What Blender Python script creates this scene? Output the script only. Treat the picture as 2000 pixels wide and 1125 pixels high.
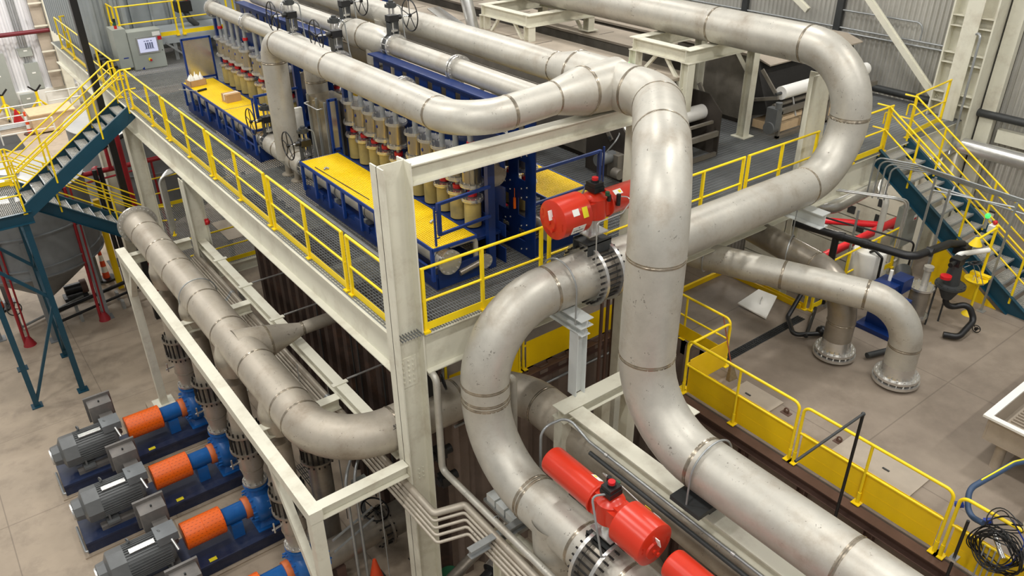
import bpy, math, random
from mathutils import Vector as V, Matrix
random.seed(7)
for _o in list(bpy.data.objects): bpy.data.objects.remove(_o)
SC = bpy.context.scene; COL = SC.collection; PI = math.pi

# ------------------------------------------------------------------ camera, world, lights, exposure
cam_d = bpy.data.cameras.new('camera'); cam = bpy.data.objects.new('camera', cam_d); COL.objects.link(cam)
cam_d.sensor_width = 36; cam_d.lens = 27.79; cam_d.clip_end = 300; cam_d.clip_start = .05
RX = V((.79387, -.60804, -.00748)); DN = V((-.30820, -.39173, -.86692)); FW = V((.52419, .69053, -.49839))
cam.matrix_world = Matrix(((RX.x, -DN.x, -FW.x, -4.834), (RX.y, -DN.y, -FW.y, -9.006), (RX.z, -DN.z, -FW.z, 6.554), (0, 0, 0, 1)))
SC.camera = cam
w = bpy.data.worlds.new('hall_air'); SC.world = w; w.use_nodes = True
w.node_tree.nodes['Background'].inputs[0].default_value = (1, .99, .97, 1)
w.node_tree.nodes['Background'].inputs[1].default_value = .36
for (x, y) in [(a, b) for a in (-11, -3.5, 4, 11.5, 18) for b in (-12, -5, 3, 11, 20, 30)]:
    ld = bpy.data.lights.new('high_bay_lamp', 'AREA'); ld.shape = 'RECTANGLE'; ld.size = 1.3; ld.size_y = .5
    ld.energy = 330; ld.color = (1, .978, .94); lo = bpy.data.objects.new('high_bay_lamp', ld); COL.objects.link(lo); lo.location = (x, y, 10.5)
for (x, y, e) in [(-3, 38, 1500), (5, 41, 1500), (-9, 34, 700)]:
    ld = bpy.data.lights.new('high_bay_lamp', 'AREA'); ld.shape = 'RECTANGLE'; ld.size = 2; ld.size_y = 1
    ld.energy = e; ld.color = (1, .97, .93); lo = bpy.data.objects.new('high_bay_lamp', ld); COL.objects.link(lo); lo.location = (x, y, 8)
for (x, y, z, e) in [(14.2, 1.2, -1.5, 130), (12.2, 2.6, -1.6, 70), (3, 15.5, -1.2, 40)]:  # added fill lights without fixtures, to brighten the door bay and mezzanine
    ld = bpy.data.lights.new('underdeck_fill', 'POINT'); ld.energy = e; ld.shadow_soft_size = .25; ld.color = (1, .96, .9); lo = bpy.data.objects.new('underdeck_fill', ld); COL.objects.link(lo); lo.location = (x, y, z)
SC.view_settings.view_transform = 'Standard'; SC.view_settings.look = 'None'; SC.view_settings.gamma = 1
SC.view_settings.use_curve_mapping = False; SC.view_settings.exposure = .03

# ------------------------------------------------------------------ materials
def lin(r, g, b):
    return tuple(((c / 255 + .055) / 1.055) ** 2.4 if c > 10.3 else c / 255 / 12.92 for c in (r, g, b)) + (1,)
def mat(name, rgb, rough=.5, metal=0., var=.12, scale=3., stain=None, stain_amt=.3, stain_scale=1.2, bump=0., bscale=40., emit=None, squash=None):
    m = bpy.data.materials.new(name); m.use_nodes = True; n = m.node_tree.nodes; L = m.node_tree.links
    b = n['Principled BSDF']; b.inputs['Roughness'].default_value = rough; b.inputs['Metallic'].default_value = metal
    c = lin(*rgb)
    tc = n.new('ShaderNodeTexCoord'); src = tc.outputs['Object']
    if squash:
        mp = n.new('ShaderNodeMapping'); mp.inputs['Scale'].default_value = squash; L.new(src, mp.inputs[0]); src = mp.outputs[0]
    nz = n.new('ShaderNodeTexNoise'); nz.inputs['Scale'].default_value = scale; nz.inputs['Detail'].default_value = 6; nz.inputs['Roughness'].default_value = .65
    L.new(src, nz.inputs['Vector'])
    rp = n.new('ShaderNodeValToRGB'); e = rp.color_ramp.elements
    e[0].position = .3; e[1].position = .7
    e[0].color = tuple(v * (1 - var) for v in c[:3]) + (1,); e[1].color = tuple(min(1, v * (1 + var)) for v in c[:3]) + (1,)
    L.new(nz.outputs[0], rp.inputs[0]); out = rp.outputs[0]
    if stain:
        n2 = n.new('ShaderNodeTexNoise'); n2.inputs['Scale'].default_value = stain_scale; n2.inputs['Detail'].default_value = 8; n2.inputs['Roughness'].default_value = .7
        L.new(src, n2.inputs['Vector'])
        r2 = n.new('ShaderNodeValToRGB'); r2.color_ramp.elements[0].position = .5; r2.color_ramp.elements[1].position = .7
        L.new(n2.outputs[0], r2.inputs[0])
        mu = n.new('ShaderNodeMath'); mu.operation = 'MULTIPLY'; mu.inputs[1].default_value = stain_amt; L.new(r2.outputs[0], mu.inputs[0])
        mx = n.new('ShaderNodeMixRGB'); L.new(mu.outputs[0], mx.inputs[0]); L.new(out, mx.inputs[1]); mx.inputs[2].default_value = lin(*stain); out = mx.outputs[0]
    L.new(out, b.inputs['Base Color'])
    if bump:
        n3 = n.new('ShaderNodeTexNoise'); n3.inputs['Scale'].default_value = bscale; n3.inputs['Detail'].default_value = 4; L.new(src, n3.inputs['Vector'])
        bp = n.new('ShaderNodeBump'); bp.inputs['Strength'].default_value = bump; bp.inputs['Distance'].default_value = .01
        L.new(n3.outputs[0], bp.inputs['Height']); L.new(bp.outputs[0], b.inputs['Normal'])
    if emit:
        b.inputs['Emission Color'].default_value = lin(*emit[0]); b.inputs['Emission Strength'].default_value = emit[1]
    return m
M = {}
M['pipe'] = mat('dull_stainless', (190, 186, 175), .44, .42, .13, 2.6, (138, 124, 106), .7, 1.3, .08, 50)
M['pipe_warm'] = mat('dusty_stainless', (180, 171, 156), .46, .38, .13, 2.6, (128, 113, 95), .7, 1.3, .08, 50)
M['pipe_brown'] = mat('brushed_stainless', (150, 142, 130), .35, .5, .16, 2.2, (90, 80, 68), .5, 1.2)
def scuffed(m):
    """small dark rubs and scratches"""
    n = m.node_tree.nodes; L = m.node_tree.links; b = n['Principled BSDF']; old = b.inputs['Base Color'].links[0].from_socket
    tc = n.new('ShaderNodeTexCoord'); a = n.new('ShaderNodeTexNoise'); a.inputs['Scale'].default_value = 5.5; a.inputs['Detail'].default_value = 3; a.inputs['Distortion'].default_value = 1.2; L.new(tc.outputs['Object'], a.inputs['Vector'])
    c = n.new('ShaderNodeTexNoise'); c.inputs['Scale'].default_value = 38; c.inputs['Detail'].default_value = 2; L.new(tc.outputs['Object'], c.inputs['Vector'])
    r = n.new('ShaderNodeValToRGB'); r.color_ramp.elements[0].position = .62; r.color_ramp.elements[1].position = .67; L.new(a.outputs[0], r.inputs[0])
    q = n.new('ShaderNodeValToRGB'); q.color_ramp.elements[0].position = .56; q.color_ramp.elements[1].position = .66; L.new(c.outputs[0], q.inputs[0])
    mu = n.new('ShaderNodeMath'); mu.operation = 'MULTIPLY'; L.new(r.outputs[0], mu.inputs[0]); L.new(q.outputs[0], mu.inputs[1])
    m2 = n.new('ShaderNodeMath'); m2.operation = 'MULTIPLY'; m2.inputs[1].default_value = .75; L.new(mu.outputs[0], m2.inputs[0])
    mx = n.new('ShaderNodeMixRGB'); L.new(m2.outputs[0], mx.inputs[0]); L.new(old, mx.inputs[1]); mx.inputs[2].default_value = lin(96, 90, 82); L.new(mx.outputs[0], b.inputs['Base Color'])
scuffed(M['pipe']); scuffed(M['pipe_warm'])
M['weld'] = mat('weld_bead', (158, 148, 132), .25, .7, .35, 9.)
M['flange'] = mat('machined_flange', (205, 203, 198), .25, .75, .1, 8.)
M['dark_bolt'] = mat('dark_bolts', (46, 44, 42), .5, .4, .2, 10.)
M['chrome'] = mat('bright_steel', (215, 214, 210), .22, .85, .08, 6.)
M['cream'] = mat('cream_paint', (219, 216, 198), .45, 0, .04, 2., (168, 154, 132), .45, 1.6)
M['white_paint'] = mat('white_paint', (214, 218, 216), .4, 0, .03, 2., (180, 176, 165), .25, 2.)
M['yellow'] = mat('safety_yellow', (250, 216, 22), .38, 0, .05, 4.)
M['yellow_panel'] = mat('yellow_kick_panel', (244, 202, 6), .42, 0, .06, 1.5)
M['blue'] = mat('skid_blue', (12, 42, 98), .38, 0, .15, 4.)
M['blue_rail'] = mat('skid_blue_bright', (16, 54, 126), .38, 0, .1, 4.)
M['teal'] = mat('stair_teal', (18, 66, 84), .38, 0, .1, 3.)
M['pump_blue'] = mat('pump_blue', (32, 98, 168), .32, 0, .12, 6.)
M['base_navy'] = mat('base_navy', (26, 40, 72), .5, 0, .2, 4., (80, 78, 76), .35, 2.)
M['orange'] = mat('guard_orange', (255, 108, 14), .35, 0, .06, 5.)
M['orange_dull'] = mat('seal_guard_orange', (205, 105, 48), .45, 0, .1, 7.)
M['motor'] = mat('motor_grey', (108, 110, 110), .42, .1, .1, 5.)
M['box_grey'] = mat('box_grey', (112, 108, 104), .5, 0, .1, 3., (140, 132, 122), .4, 3.)
M['dark'] = mat('dark_grey', (58, 60, 60), .5, .1, .15, 5.)
M['black'] = mat('black_plastic', (26, 26, 27), .4, 0, .15, 6.)
M['red'] = mat('actuator_red', (202, 50, 28), .28, 0, .05, 4.)
M['red_pipe'] = mat('fire_red', (150, 26, 36), .4, 0, .1, 4.)
M['red_pipe_far'] = mat('far_maroon', (104, 20, 32), .5, 0, .1, 4.)
M['red_pipe_bright'] = mat('bright_fire_red', (214, 38, 46), .35, 0, .08, 4.)
M['clamp_red'] = mat('clamp_red', (196, 28, 34), .4, 0, .1, 5.)
M['galv'] = mat('galvanised', (165, 168, 168), .38, .55, .14, 6.)
M['alu'] = mat('bare_aluminium', (205, 205, 202), .3, .7, .1, 6.)
M['cabinet'] = mat('cabinet_grey', (160, 165, 158), .4, 0, .04, 3.)
M['steel_panel'] = mat('grey_clad_steel', (158, 164, 166), .45, .1, .06, 1.5)
M['tank'] = mat('tank_grey', (128, 132, 134), .5, .1, .1, .9, (96, 98, 100), .4, 1.4)
M['tank_top'] = mat('tank_pale', (186, 186, 182), .4, .3, .12, 1.2)
M['white'] = mat('white_plastic', (236, 234, 226), .5, 0, .03, 3.)
M['cloth'] = mat('white_roll', (238, 236, 230), .75, 0, .03, 3.)
M['card'] = mat('cardboard', (186, 150, 106), .8, 0, .08, 5.)
M['wood'] = mat('pale_wood', (214, 186, 148), .7, 0, .12, 4.)
M['machine'] = mat('machine_steel', (128, 122, 112), .5, .3, .18, 1.6, (84, 76, 66), .5, 1.3)
M['machine_dark'] = mat('machine_dark', (62, 56, 50), .6, .2, .25, 2.)
M['machine_top'] = mat('dusty_cover', (176, 164, 148), .55, .15, .1, 1.2, (136, 124, 110), .4, 1.)
M['mesh_dark'] = mat('dark_screen', (40, 38, 36), .8, 0, .2, 8.)
M['hose'] = mat('grey_conduit', (140, 142, 140), .45, .1, .08, 6.)
M['badge'] = mat('badge_blue', (20, 50, 140), .3, 0, .05, 6.)
M['paper'] = mat('paper_white', (238, 238, 232), .7, 0, .03, 5.)
M['tag_yellow'] = mat('tag_yellow', (240, 224, 40), .6, 0, .04, 5.)
M['ink'] = mat('ink_dark', (40, 42, 46), .6, 0, .05, 5.)
M['screen'] = mat('lit_screen', (196, 200, 224), .3, 0, .02, 4., emit=((206, 210, 240), .45))
M['screen_ink'] = mat('screen_graphics', (110, 118, 150), .4, 0, .02, 4.)
M['can_steel'] = mat('canister_steel', (176, 166, 146), .24, .8, .14, 5.)
M['urethane'] = mat('amber_urethane', (188, 166, 100), .35, 0, .16, 3., (140, 128, 100), .5, 2.)
M['cone'] = mat('cone_orange', (226, 78, 34), .6, 0, .05, 5.)
M['green'] = mat('valve_green', (30, 84, 56), .45, 0, .1, 5.)
M['cable_red'] = mat('red_cable', (214, 40, 60), .5)
M['lime'] = mat('vest_lime', (214, 236, 40), .6)
M['indicator_green'] = mat('green_lens', (60, 235, 90), .3, emit=((60, 235, 90), 1.5))
M['hose_blue'] = mat('blue_hose', (52, 74, 104), .5)
M['broom'] = mat('broom_straw', (120, 104, 74), .9, 0, .25, 20)
M['broom_stick'] = mat('broom_stick', (140, 70, 44), .5)
M['deck'] = mat('deck_grating', (136, 139, 140), .5, .35, .12, 1.5)
M['tread'] = mat('tread_grating', (205, 203, 195), .5, .3, .1, 3.)
M['ygrate'] = mat('yellow_grating', (252, 212, 18), .45, 0, .05, 3.)
def floor_mat():
    m = mat('concrete', (170, 154, 134), .62, 0, .14, .55, (104, 92, 80), .5, .8, .06, 18)
    n = m.node_tree.nodes; L = m.node_tree.links; b = n['Principled BSDF']
    old = b.inputs['Base Color'].links[0].from_socket
    tc = n.new('ShaderNodeTexCoord'); sp = n.new('ShaderNodeSeparateXYZ'); L.new(tc.outputs['Object'], sp.inputs[0]); res = None
    for i, p in ((0, 3.1), (1, 4.3)):
        a = n.new('ShaderNodeMath'); a.operation = 'PINGPONG'; a.inputs[1].default_value = p / 2; L.new(sp.outputs[i], a.inputs[0])
        c = n.new('ShaderNodeMath'); c.operation = 'LESS_THAN'; c.inputs[1].default_value = .012; L.new(a.outputs[0], c.inputs[0])
        if res:
            x = n.new('ShaderNodeMath'); x.operation = 'MAXIMUM'; L.new(res, x.inputs[0]); L.new(c.outputs[0], x.inputs[1]); res = x.outputs[0]
        else: res = c.outputs[0]
    mu = n.new('ShaderNodeMath'); mu.operation = 'MULTIPLY'; mu.inputs[1].default_value = .45; L.new(res, mu.inputs[0])
    mx = n.new('ShaderNodeMixRGB'); L.new(mu.outputs[0], mx.inputs[0]); L.new(old, mx.inputs[1]); mx.inputs[2].default_value = lin(88, 78, 68); L.new(mx.outputs[0], b.inputs['Base Color'])
    return m
M['floor'] = floor_mat()
def slotted(name, base):
    m = M[base].copy(); m.name = name; n = m.node_tree.nodes; L = m.node_tree.links; b = n['Principled BSDF']; old = b.inputs['Base Color'].links[0].from_socket
    tc = n.new('ShaderNodeTexCoord'); sp = n.new('ShaderNodeSeparateXYZ'); L.new(tc.outputs['Object'], sp.inputs[0])
    def M_(op, a, c=None):
        k = n.new('ShaderNodeMath'); k.operation = op
        for i, q in enumerate((a, c)):
            if q is None: continue
            if isinstance(q, (int, float)): k.inputs[i].default_value = q
            else: L.new(q, k.inputs[i])
        return k.outputs[0]
    ang = M_('MULTIPLY', M_('ARCTAN2', M_('SUBTRACT', sp.outputs[2], .9), sp.outputs[1]), 24 / (2 * PI))
    col = M_('FLOOR', ang); fa = M_('FRACT', ang); fx = M_('FRACT', M_('ADD', M_('MULTIPLY', sp.outputs[0], 11.), M_('MULTIPLY', col, .5)))
    msk = M_('MULTIPLY', M_('MULTIPLY', M_('GREATER_THAN', fa, .4), M_('LESS_THAN', fa, .54)), M_('MULTIPLY', M_('GREATER_THAN', fx, .3), M_('LESS_THAN', fx, .72)))
    mx = n.new('ShaderNodeMixRGB'); L.new(msk, mx.inputs[0]); L.new(old, mx.inputs[1]); mx.inputs[2].default_value = lin(170, 62, 14); L.new(mx.outputs[0], b.inputs['Base Color']); return m
M['orange_slots'] = slotted('guard_orange_slotted', 'orange')
M['floor_right'] = M['floor'].copy(); M['floor_right'].name = 'dimmed_concrete'  # same concrete, with the weaker light on the right floor put into its colour
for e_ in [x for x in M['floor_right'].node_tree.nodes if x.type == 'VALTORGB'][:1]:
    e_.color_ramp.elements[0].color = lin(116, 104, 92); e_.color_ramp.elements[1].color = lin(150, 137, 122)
M['wall'] = mat('corrugated_cladding', (188, 186, 178), .45, .25, .06, .7, (150, 144, 132), .4, .5)
M['wall_white'] = mat('white_cladding', (226, 226, 228), .45, .1, .03, .7)
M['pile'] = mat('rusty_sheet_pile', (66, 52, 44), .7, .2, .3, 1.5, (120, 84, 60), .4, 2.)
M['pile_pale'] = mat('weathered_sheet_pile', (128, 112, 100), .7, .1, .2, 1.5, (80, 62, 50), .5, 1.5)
M['rust_beam'] = mat('rusty_waler', (100, 76, 66), .65, .2, .2, 2.)

# ------------------------------------------------------------------ mesh helpers
def frame(d, up=None):
    d = V(d).normalized(); u = V(up) if up is not None else (V((0, 0, 1)) if abs(d.z) < .95 else V((0, 1, 0)))
    s = d.cross(u).normalized(); return d, s, s.cross(d).normalized()
class G:
    def __init__(s): s.v = []; s.f = []
    def add(s, vs, fs):
        o = len(s.v); s.v += [tuple(v) for v in vs]; s.f += [tuple(i + o for i in f) for f in fs]; return s
    def hexa(s, c):
        return s.add(c, [(0, 3, 2, 1), (4, 5, 6, 7), (0, 1, 5, 4), (1, 2, 6, 5), (2, 3, 7, 6), (3, 0, 4, 7)])
    def box(s, x0, x1, y0, y1, z0, z1):
        return s.hexa([(x0, y0, z0), (x1, y0, z0), (x1, y1, z0), (x0, y1, z0), (x0, y0, z1), (x1, y0, z1), (x1, y1, z1), (x0, y1, z1)])
    def cbox(s, c, d): return s.box(c[0] - d[0] / 2, c[0] + d[0] / 2, c[1] - d[1] / 2, c[1] + d[1] / 2, c[2] - d[2] / 2, c[2] + d[2] / 2)
    def beam(s, p0, p1, w, h, up=None, off=(0, 0)):
        p0, p1 = V(p0), V(p1); d, a, b = frame(p1 - p0, up); a, b, o = a * w / 2, b * h / 2, None
        o = a * 0 + frame(p1 - p0, up)[1] * off[0] + frame(p1 - p0, up)[2] * off[1]
        return s.hexa([p + o + x for p in (p0, p1) for x in (-a - b, a - b, a + b, -a + b)])
    def ibeam(s, p0, p1, h, bf, tf=.016, tw=.012, up=None):
        s.beam(p0, p1, bf, tf, up, (0, h / 2 - tf / 2)); s.beam(p0, p1, bf, tf, up, (0, -h / 2 + tf / 2)); return s.beam(p0, p1, tw, h - 2 * tf, up)
    def channel(s, p0, p1, h, bf, t=.012, up=None, side=1):
        s.beam(p0, p1, bf, t, up, (side * bf / 2, h / 2 - t / 2)); s.beam(p0, p1, bf, t, up, (side * bf / 2, -h / 2 + t / 2)); return s.beam(p0, p1, t, h, up)
    def angle(s, p0, p1, a=.06, t=.006, up=None):
        s.beam(p0, p1, a, t, up, (0, -a / 2)); return s.beam(p0, p1, t, a, up, (-a / 2, 0))
    def tube(s, pts, r, n=12, cap=True, closed=False):
        pts = [V(p) for p in pts]; k = len(pts); rr = r if isinstance(r, (list, tuple)) else [r] * k
        T = []
        for i in range(k):
            a = pts[i - 1] if (i or closed) else pts[0]; b = pts[(i + 1) % k] if (i < k - 1 or closed) else pts[-1]; T.append((b - a).normalized())
        _, nrm, _ = frame(T[0]); vs = []
        for i in range(k):
            if i:
                ax = T[i - 1].cross(T[i])
                if ax.length > 1e-7: nrm = Matrix.Rotation(T[i - 1].angle(T[i]), 3, ax.normalized()) @ nrm
            bn = T[i].cross(nrm).normalized(); nrm = bn.cross(T[i]).normalized()
            vs += [pts[i] + (nrm * math.cos(2 * PI * j / n) + bn * math.sin(2 * PI * j / n)) * rr[i] for j in range(n)]
        fs = []
        for i in range(k if closed else k - 1):
            for j in range(n):
                a, b = i * n + j, i * n + (j + 1) % n; c = ((i + 1) % k) * n; fs.append((a, b, c + (j + 1) % n, c + j))
        if cap and not closed: fs += [tuple(range(n))[::-1], tuple(range((k - 1) * n, k * n))]
        return s.add(vs, fs)
    def cyl(s, p0, p1, r, n=16): return s.tube([p0, p1], r, n)
    def lathe(s, prof, o, ax=(0, 0, 1), n=20, cap=True):
        o = V(o); d, a, b = frame(ax); vs = []
        for r, z in prof: vs += [o + d * z + (a * math.cos(2 * PI * j / n) + b * math.sin(2 * PI * j / n)) * max(r, 1e-4) for j in range(n)]
        fs = [(i * n + j, i * n + (j + 1) % n, (i + 1) * n + (j + 1) % n, (i + 1) * n + j) for i in range(len(prof) - 1) for j in range(n)]
        if cap: fs += [tuple(range(n))[::-1], tuple(range((len(prof) - 1) * n, len(prof) * n))]
        return s.add(vs, fs)
    def ring(s, c, ax, R, r, n=28, m=6):
        c = V(c); d, a, b = frame(ax); return s.tube([c + (a * math.cos(2 * PI * j / n) + b * math.sin(2 * PI * j / n)) * R for j in range(n)], r, m, closed=True)
    def disc(s, c, ax, r0, r1, t, n=28):
        """flat annulus of thickness t"""
        return s.lathe([(r0, -t / 2), (r1, -t / 2), (r1, t / 2), (r0, t / 2), (r0, -t / 2)], c, ax, n, cap=False)
    def bolts(s, c, ax, R, k, r, l, m=6):
        c = V(c); d, a, b = frame(ax)
        for j in range(k):
            p = c + (a * math.cos(2 * PI * (j + .5) / k) + b * math.sin(2 * PI * (j + .5) / k)) * R; s.tube([p - d * l / 2, p + d * l / 2], r, m)
        return s
    def prism(s, poly, o, u, v, t):
        """polygon (2d points along u, v from o) extruded by vector t"""
        o, u, v, t = V(o), V(u), V(v), V(t); a = [o + u * p[0] + v * p[1] for p in poly]; n = len(a)
        return s.add(a + [p + t for p in a], [tuple(range(n))[::-1], tuple(range(n, 2 * n))] + [(i, (i + 1) % n, n + (i + 1) % n, n + i) for i in range(n)])
    def sphere(s, c, r, sz=(1, 1, 1), n=12):
        return s.add([(c[0] + sz[0] * r * math.sin(PI * i / 8) * math.cos(2 * PI * j / n), c[1] + sz[1] * r * math.sin(PI * i / 8) * math.sin(2 * PI * j / n), c[2] + sz[2] * r * math.cos(PI * i / 8)) for i in range(9) for j in range(n)],
                     [(i * n + j, (i + 1) * n + j, (i + 1) * n + (j + 1) % n, i * n + (j + 1) % n) for i in range(8) for j in range(n)])
def bars(x0, x1, y0, y1, z, px, py, wx, wy, h, hy=None):
    """open grating of crossing bars"""
    g = G(); x = x0
    while x <= x1 - wx + 1e-6: g.box(x, x + wx, y0, y1, z - h, z); x += px
    y = y0
    while y <= y1 - wy + 1e-6: g.box(x0, x1, y, y + wy, z - (hy or h), z - .001); y += py
    return g
def route(pts, R, seg=8):
    """polyline with rounded corners"""
    P = [V(p) for p in pts]; Rs = R if isinstance(R, (list, tuple)) else [R] * len(P); out = [P[0]]
    for i in range(1, len(P) - 1):
        a = (P[i - 1] - P[i]).normalized(); b = (P[i + 1] - P[i]).normalized(); ang = a.angle(b); th = PI - ang
        if th < .02: out.append(P[i]); continue
        t = min(Rs[i] * math.tan(th / 2), (P[i - 1] - P[i]).length * .999, (P[i + 1] - P[i]).length * .999); Rr = t / math.tan(th / 2)
        c = P[i] + (a + b).normalized() * (Rr / math.cos(th / 2)); s0 = P[i] + a * t - c; ax = s0.cross(P[i] + b * t - c).normalized()
        out += [c + Matrix.Rotation(th * k / seg, 3, ax) @ s0 for k in range(seg + 1)]
    return out + [P[-1]]
def obj(name, g, m, parent=None, kind=None):
    me = bpy.data.meshes.new(name); me.from_pydata(g.v, [], g.f); me.update()
    me.polygons.foreach_set('use_smooth', [True] * len(me.polygons)); me.set_sharp_from_angle(angle=math.radians(38))
    me.materials.append(M[m] if isinstance(m, str) else m); o = bpy.data.objects.new(name, me); COL.objects.link(o)
    if parent: o.parent = parent; o.matrix_parent_inverse = parent.matrix_basis.inverted()
    if kind: o['kind'] = kind
    return o
def lettering(t, body, o, u, v, h, m='ink', name='lettering'):
    """raised lettering lying in the u, v plane at o"""
    cu = bpy.data.curves.new('letters', 'FONT'); cu.body = body; cu.size = 1; cu.extrude = .004; tmp = bpy.data.objects.new('letters', cu); COL.objects.link(tmp)
    me = bpy.data.meshes.new_from_object(tmp.evaluated_get(bpy.context.evaluated_depsgraph_get())); bpy.data.objects.remove(tmp)
    o, u, v = V(o), V(u).normalized(), V(v).normalized(); n = u.cross(v); k = h / .7; w_ = max(p.co.x for p in me.vertices) / 2
    g = G(); g.add([o + u * (p.co.x - w_) * k + v * (p.co.y * k - h / 2) + n * (p.co.z * .3) for p in me.vertices], [tuple(f.vertices) for f in me.polygons]); bpy.data.meshes.remove(me)
    return obj(name, g, m, t)
def tag(o, label, cat, group=None, kind=None):
    o['label'] = label; o['category'] = cat
    if group: o['group'] = group
    if kind: o['kind'] = kind
    return o
def thing(name, label, cat, loc=(0, 0, 0), group=None, rz=0):
    o = bpy.data.objects.new(name, None); o.empty_display_size = .1; COL.objects.link(o); o.location = loc; o.rotation_euler = (0, 0, rz)
    return tag(o, label, cat, group)
def loc(o, name, g, m, kind=None):
    """part given in the local space of thing o"""
    p = obj(name, g, m, None, kind); p.parent = o; return p
def dup(root, l, label, rz=None, group=None):
    r = root.copy(); COL.objects.link(r); r.location = l; r['label'] = label
    if rz is not None: r.rotation_euler = (0, 0, rz)
    if group: r['group'] = group
    for ch in root.children:
        c = ch.copy(); COL.objects.link(c); c.parent = r; c.matrix_parent_inverse = ch.matrix_parent_inverse.copy()
        for q in ch.children:
            d = q.copy(); COL.objects.link(d); d.parent = c; d.matrix_parent_inverse = q.matrix_parent_inverse.copy()
    return r
# ------------------------------------------------------------------ setting: floors, walls
def struct(name, g, m): return obj(name, g, m, None, 'structure')
FZ, UZ = -7.3, -2.7
LZ = -8.2
struct('floor', G().prism([(-14, FZ), (10.4, FZ), (14.2, LZ), (49, LZ), (49, LZ - .3), (-14, LZ - .3)], (-26, 0, 0), (0, 1, 0), (0, 0, 1), (43.2, 0, 0)), 'floor')
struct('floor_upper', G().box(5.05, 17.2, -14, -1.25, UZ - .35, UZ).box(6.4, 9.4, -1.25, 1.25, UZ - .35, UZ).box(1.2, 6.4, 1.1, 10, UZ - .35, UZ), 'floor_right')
def corr(o, u, n, L, z0, z1, p=.18, d=.045):
    """trapezoidal cladding sheet: u along the wall, n outward normal"""
    o, u, n = V(o), V(u), V(n); g = G(); pr = []; s = 0
    while s < L: pr += [(s, 0), (s + p * .3, 0), (s + p * .5, d), (s + p * .8, d)]; s += p
    pr.append((s, 0)); k = len(pr)
    g.add([o + u * a + n * b + V((0, 0, z)) for z in (z0, z1) for a, b in pr], [(i, i + 1, k + i + 1, k + i) for i in range(k - 1)]); return g
struct('wall_right', corr((17.2, -14, 0), (0, 1, 0), (-1, 0, 0), 60, FZ, 11, .15, .045), 'wall')
struct('wall_back', corr((-26, 48, 0), (1, 0, 0), (0, -1, 0), 43.2, -7.1, 11, .34, .09), 'wall_white')
struct('trim_back', G().box(-26, 17.2, 47.7, 48.1, LZ, -7.05), 'white')
def pile(o, u, n, L, z0, z1, m, p=.5, d=.14):
    o, u, n = V(o), V(u), V(n); g = G(); pr = []; s = 0
    while s < L - 1e-6: pr += [(s, 0), (s + p * .3, 0), (s + p * .45, d), (s + p * .85, d), (s + p, 0)]; s += p
    k = len(pr); g.add([o + u * a + n * b + V((0, 0, z)) for z in (z0, z1) for a, b in pr], [(i, i + 1, k + i + 1, k + i) for i in range(k - 1)]); return g
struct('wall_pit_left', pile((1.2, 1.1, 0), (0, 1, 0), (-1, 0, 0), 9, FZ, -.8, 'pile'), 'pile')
struct('wall_pit_far', pile((1.2, 1.1, 0), (1, 0, 0), (0, -1, 0), 5.2, FZ, UZ, 'pile_pale'), 'pile_pale')
struct('wall_pit_return', pile((6.4, -1.25, 0), (0, 1, 0), (-1, 0, 0), 2.4, FZ, UZ, 'x'), 'pile_pale')
struct('wall_pit_step', pile((5.05, -1.25, 0), (1, 0, 0), (0, 1, 0), 1.35, FZ, UZ, 'x', .45), 'pile_pale')
struct('wall_pit_right', pile((5.05, -13.5, 0), (0, 1, 0), (-1, 0, 0), 12.2, FZ, UZ - .1, 'x', 1.22, .06), 'pile_pale')
for k in range(10):
    struct('trim_%d' % (4 + k), G().ibeam((4.96, -1.7 - 1.22 * k, FZ), (4.96, -1.7 - 1.22 * k, UZ - .24), .16, .2, .014, .01), 'rust_beam')
struct('trim_1', G().ibeam((4.93, -13.5, UZ - .12), (4.93, -1.25, UZ - .12), .2, .2), 'rust_beam')
struct('trim_2', G().ibeam((1.2, .98, UZ - .12), (6.4, .98, UZ - .12), .2, .2), 'rust_beam')
struct('trim_3', G().cyl((1.3, .9, UZ - .42), (5.6, .9, UZ - .42), .03, 10), 'galv')
# ------------------------------------------------------------------ platform
struct('floor_platform', bars(-.2, 17.15, -.2, 25.2, 0, .05, .1, .007, .008, .032, .01), 'deck')
def tg(o, l, c, g=None): return tag(o, l, c, g)
tg(obj('edge_beam', G().ibeam((-.12, .2, -.395), (-.12, 25.2, -.395), .73, .26, .02, .014), 'cream'), 'long cream edge beam under the walkway from the tall corner column back to the stairs', 'beam')
tg(obj('edge_beam', G().ibeam((.2, -.1, -.395), (17.1, -.1, -.395), .73, .22, .02, .014), 'cream'), 'cream edge beam under the front of the platform behind the big curved pipe', 'beam')
g = G()
for y in (2.7, 5.3, 7.9, 10.4, 13, 15.7, 18.3, 21): g.ibeam((0, y, -.28), (17, y, -.28), .4, .18)
tg(obj('floor_joists', g, 'cream', kind='stuff'), 'cream joists carrying the platform grating from below', 'beam')
def wcol(name, label, x, y, z0, z1, h=.44, b=.36, m='cream', ang=0, base=True, splice=True):
    t = thing(name, label, 'column', (x, y, z0)); H = z1 - z0
    loc(t, 'shaft', G().box(-h / 2, -h / 2 + .022, -b / 2, b / 2, 0, H).box(h / 2 - .022, h / 2, -b / 2, b / 2, 0, H).box(-h / 2, h / 2, -.008, .008, 0, H), m)
    if base: loc(t, 'base_plate', G().box(-h / 2 - .08, h / 2 + .08, -b / 2 - .08, b / 2 + .08, 0, .03), m)
    return t
t = wcol('steel_column', 'tall cream corner column with open top, in front of the yellow walkways', -.04, 0, FZ, 2.72)
g = G()
for z in [-.52 - .095 * k for k in range(5)]:
    for x in (-.2, -.1, .0, .08):
        g.cyl((x, -.012, z - FZ), (x, -.035, z - FZ), .017, 8)
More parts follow.
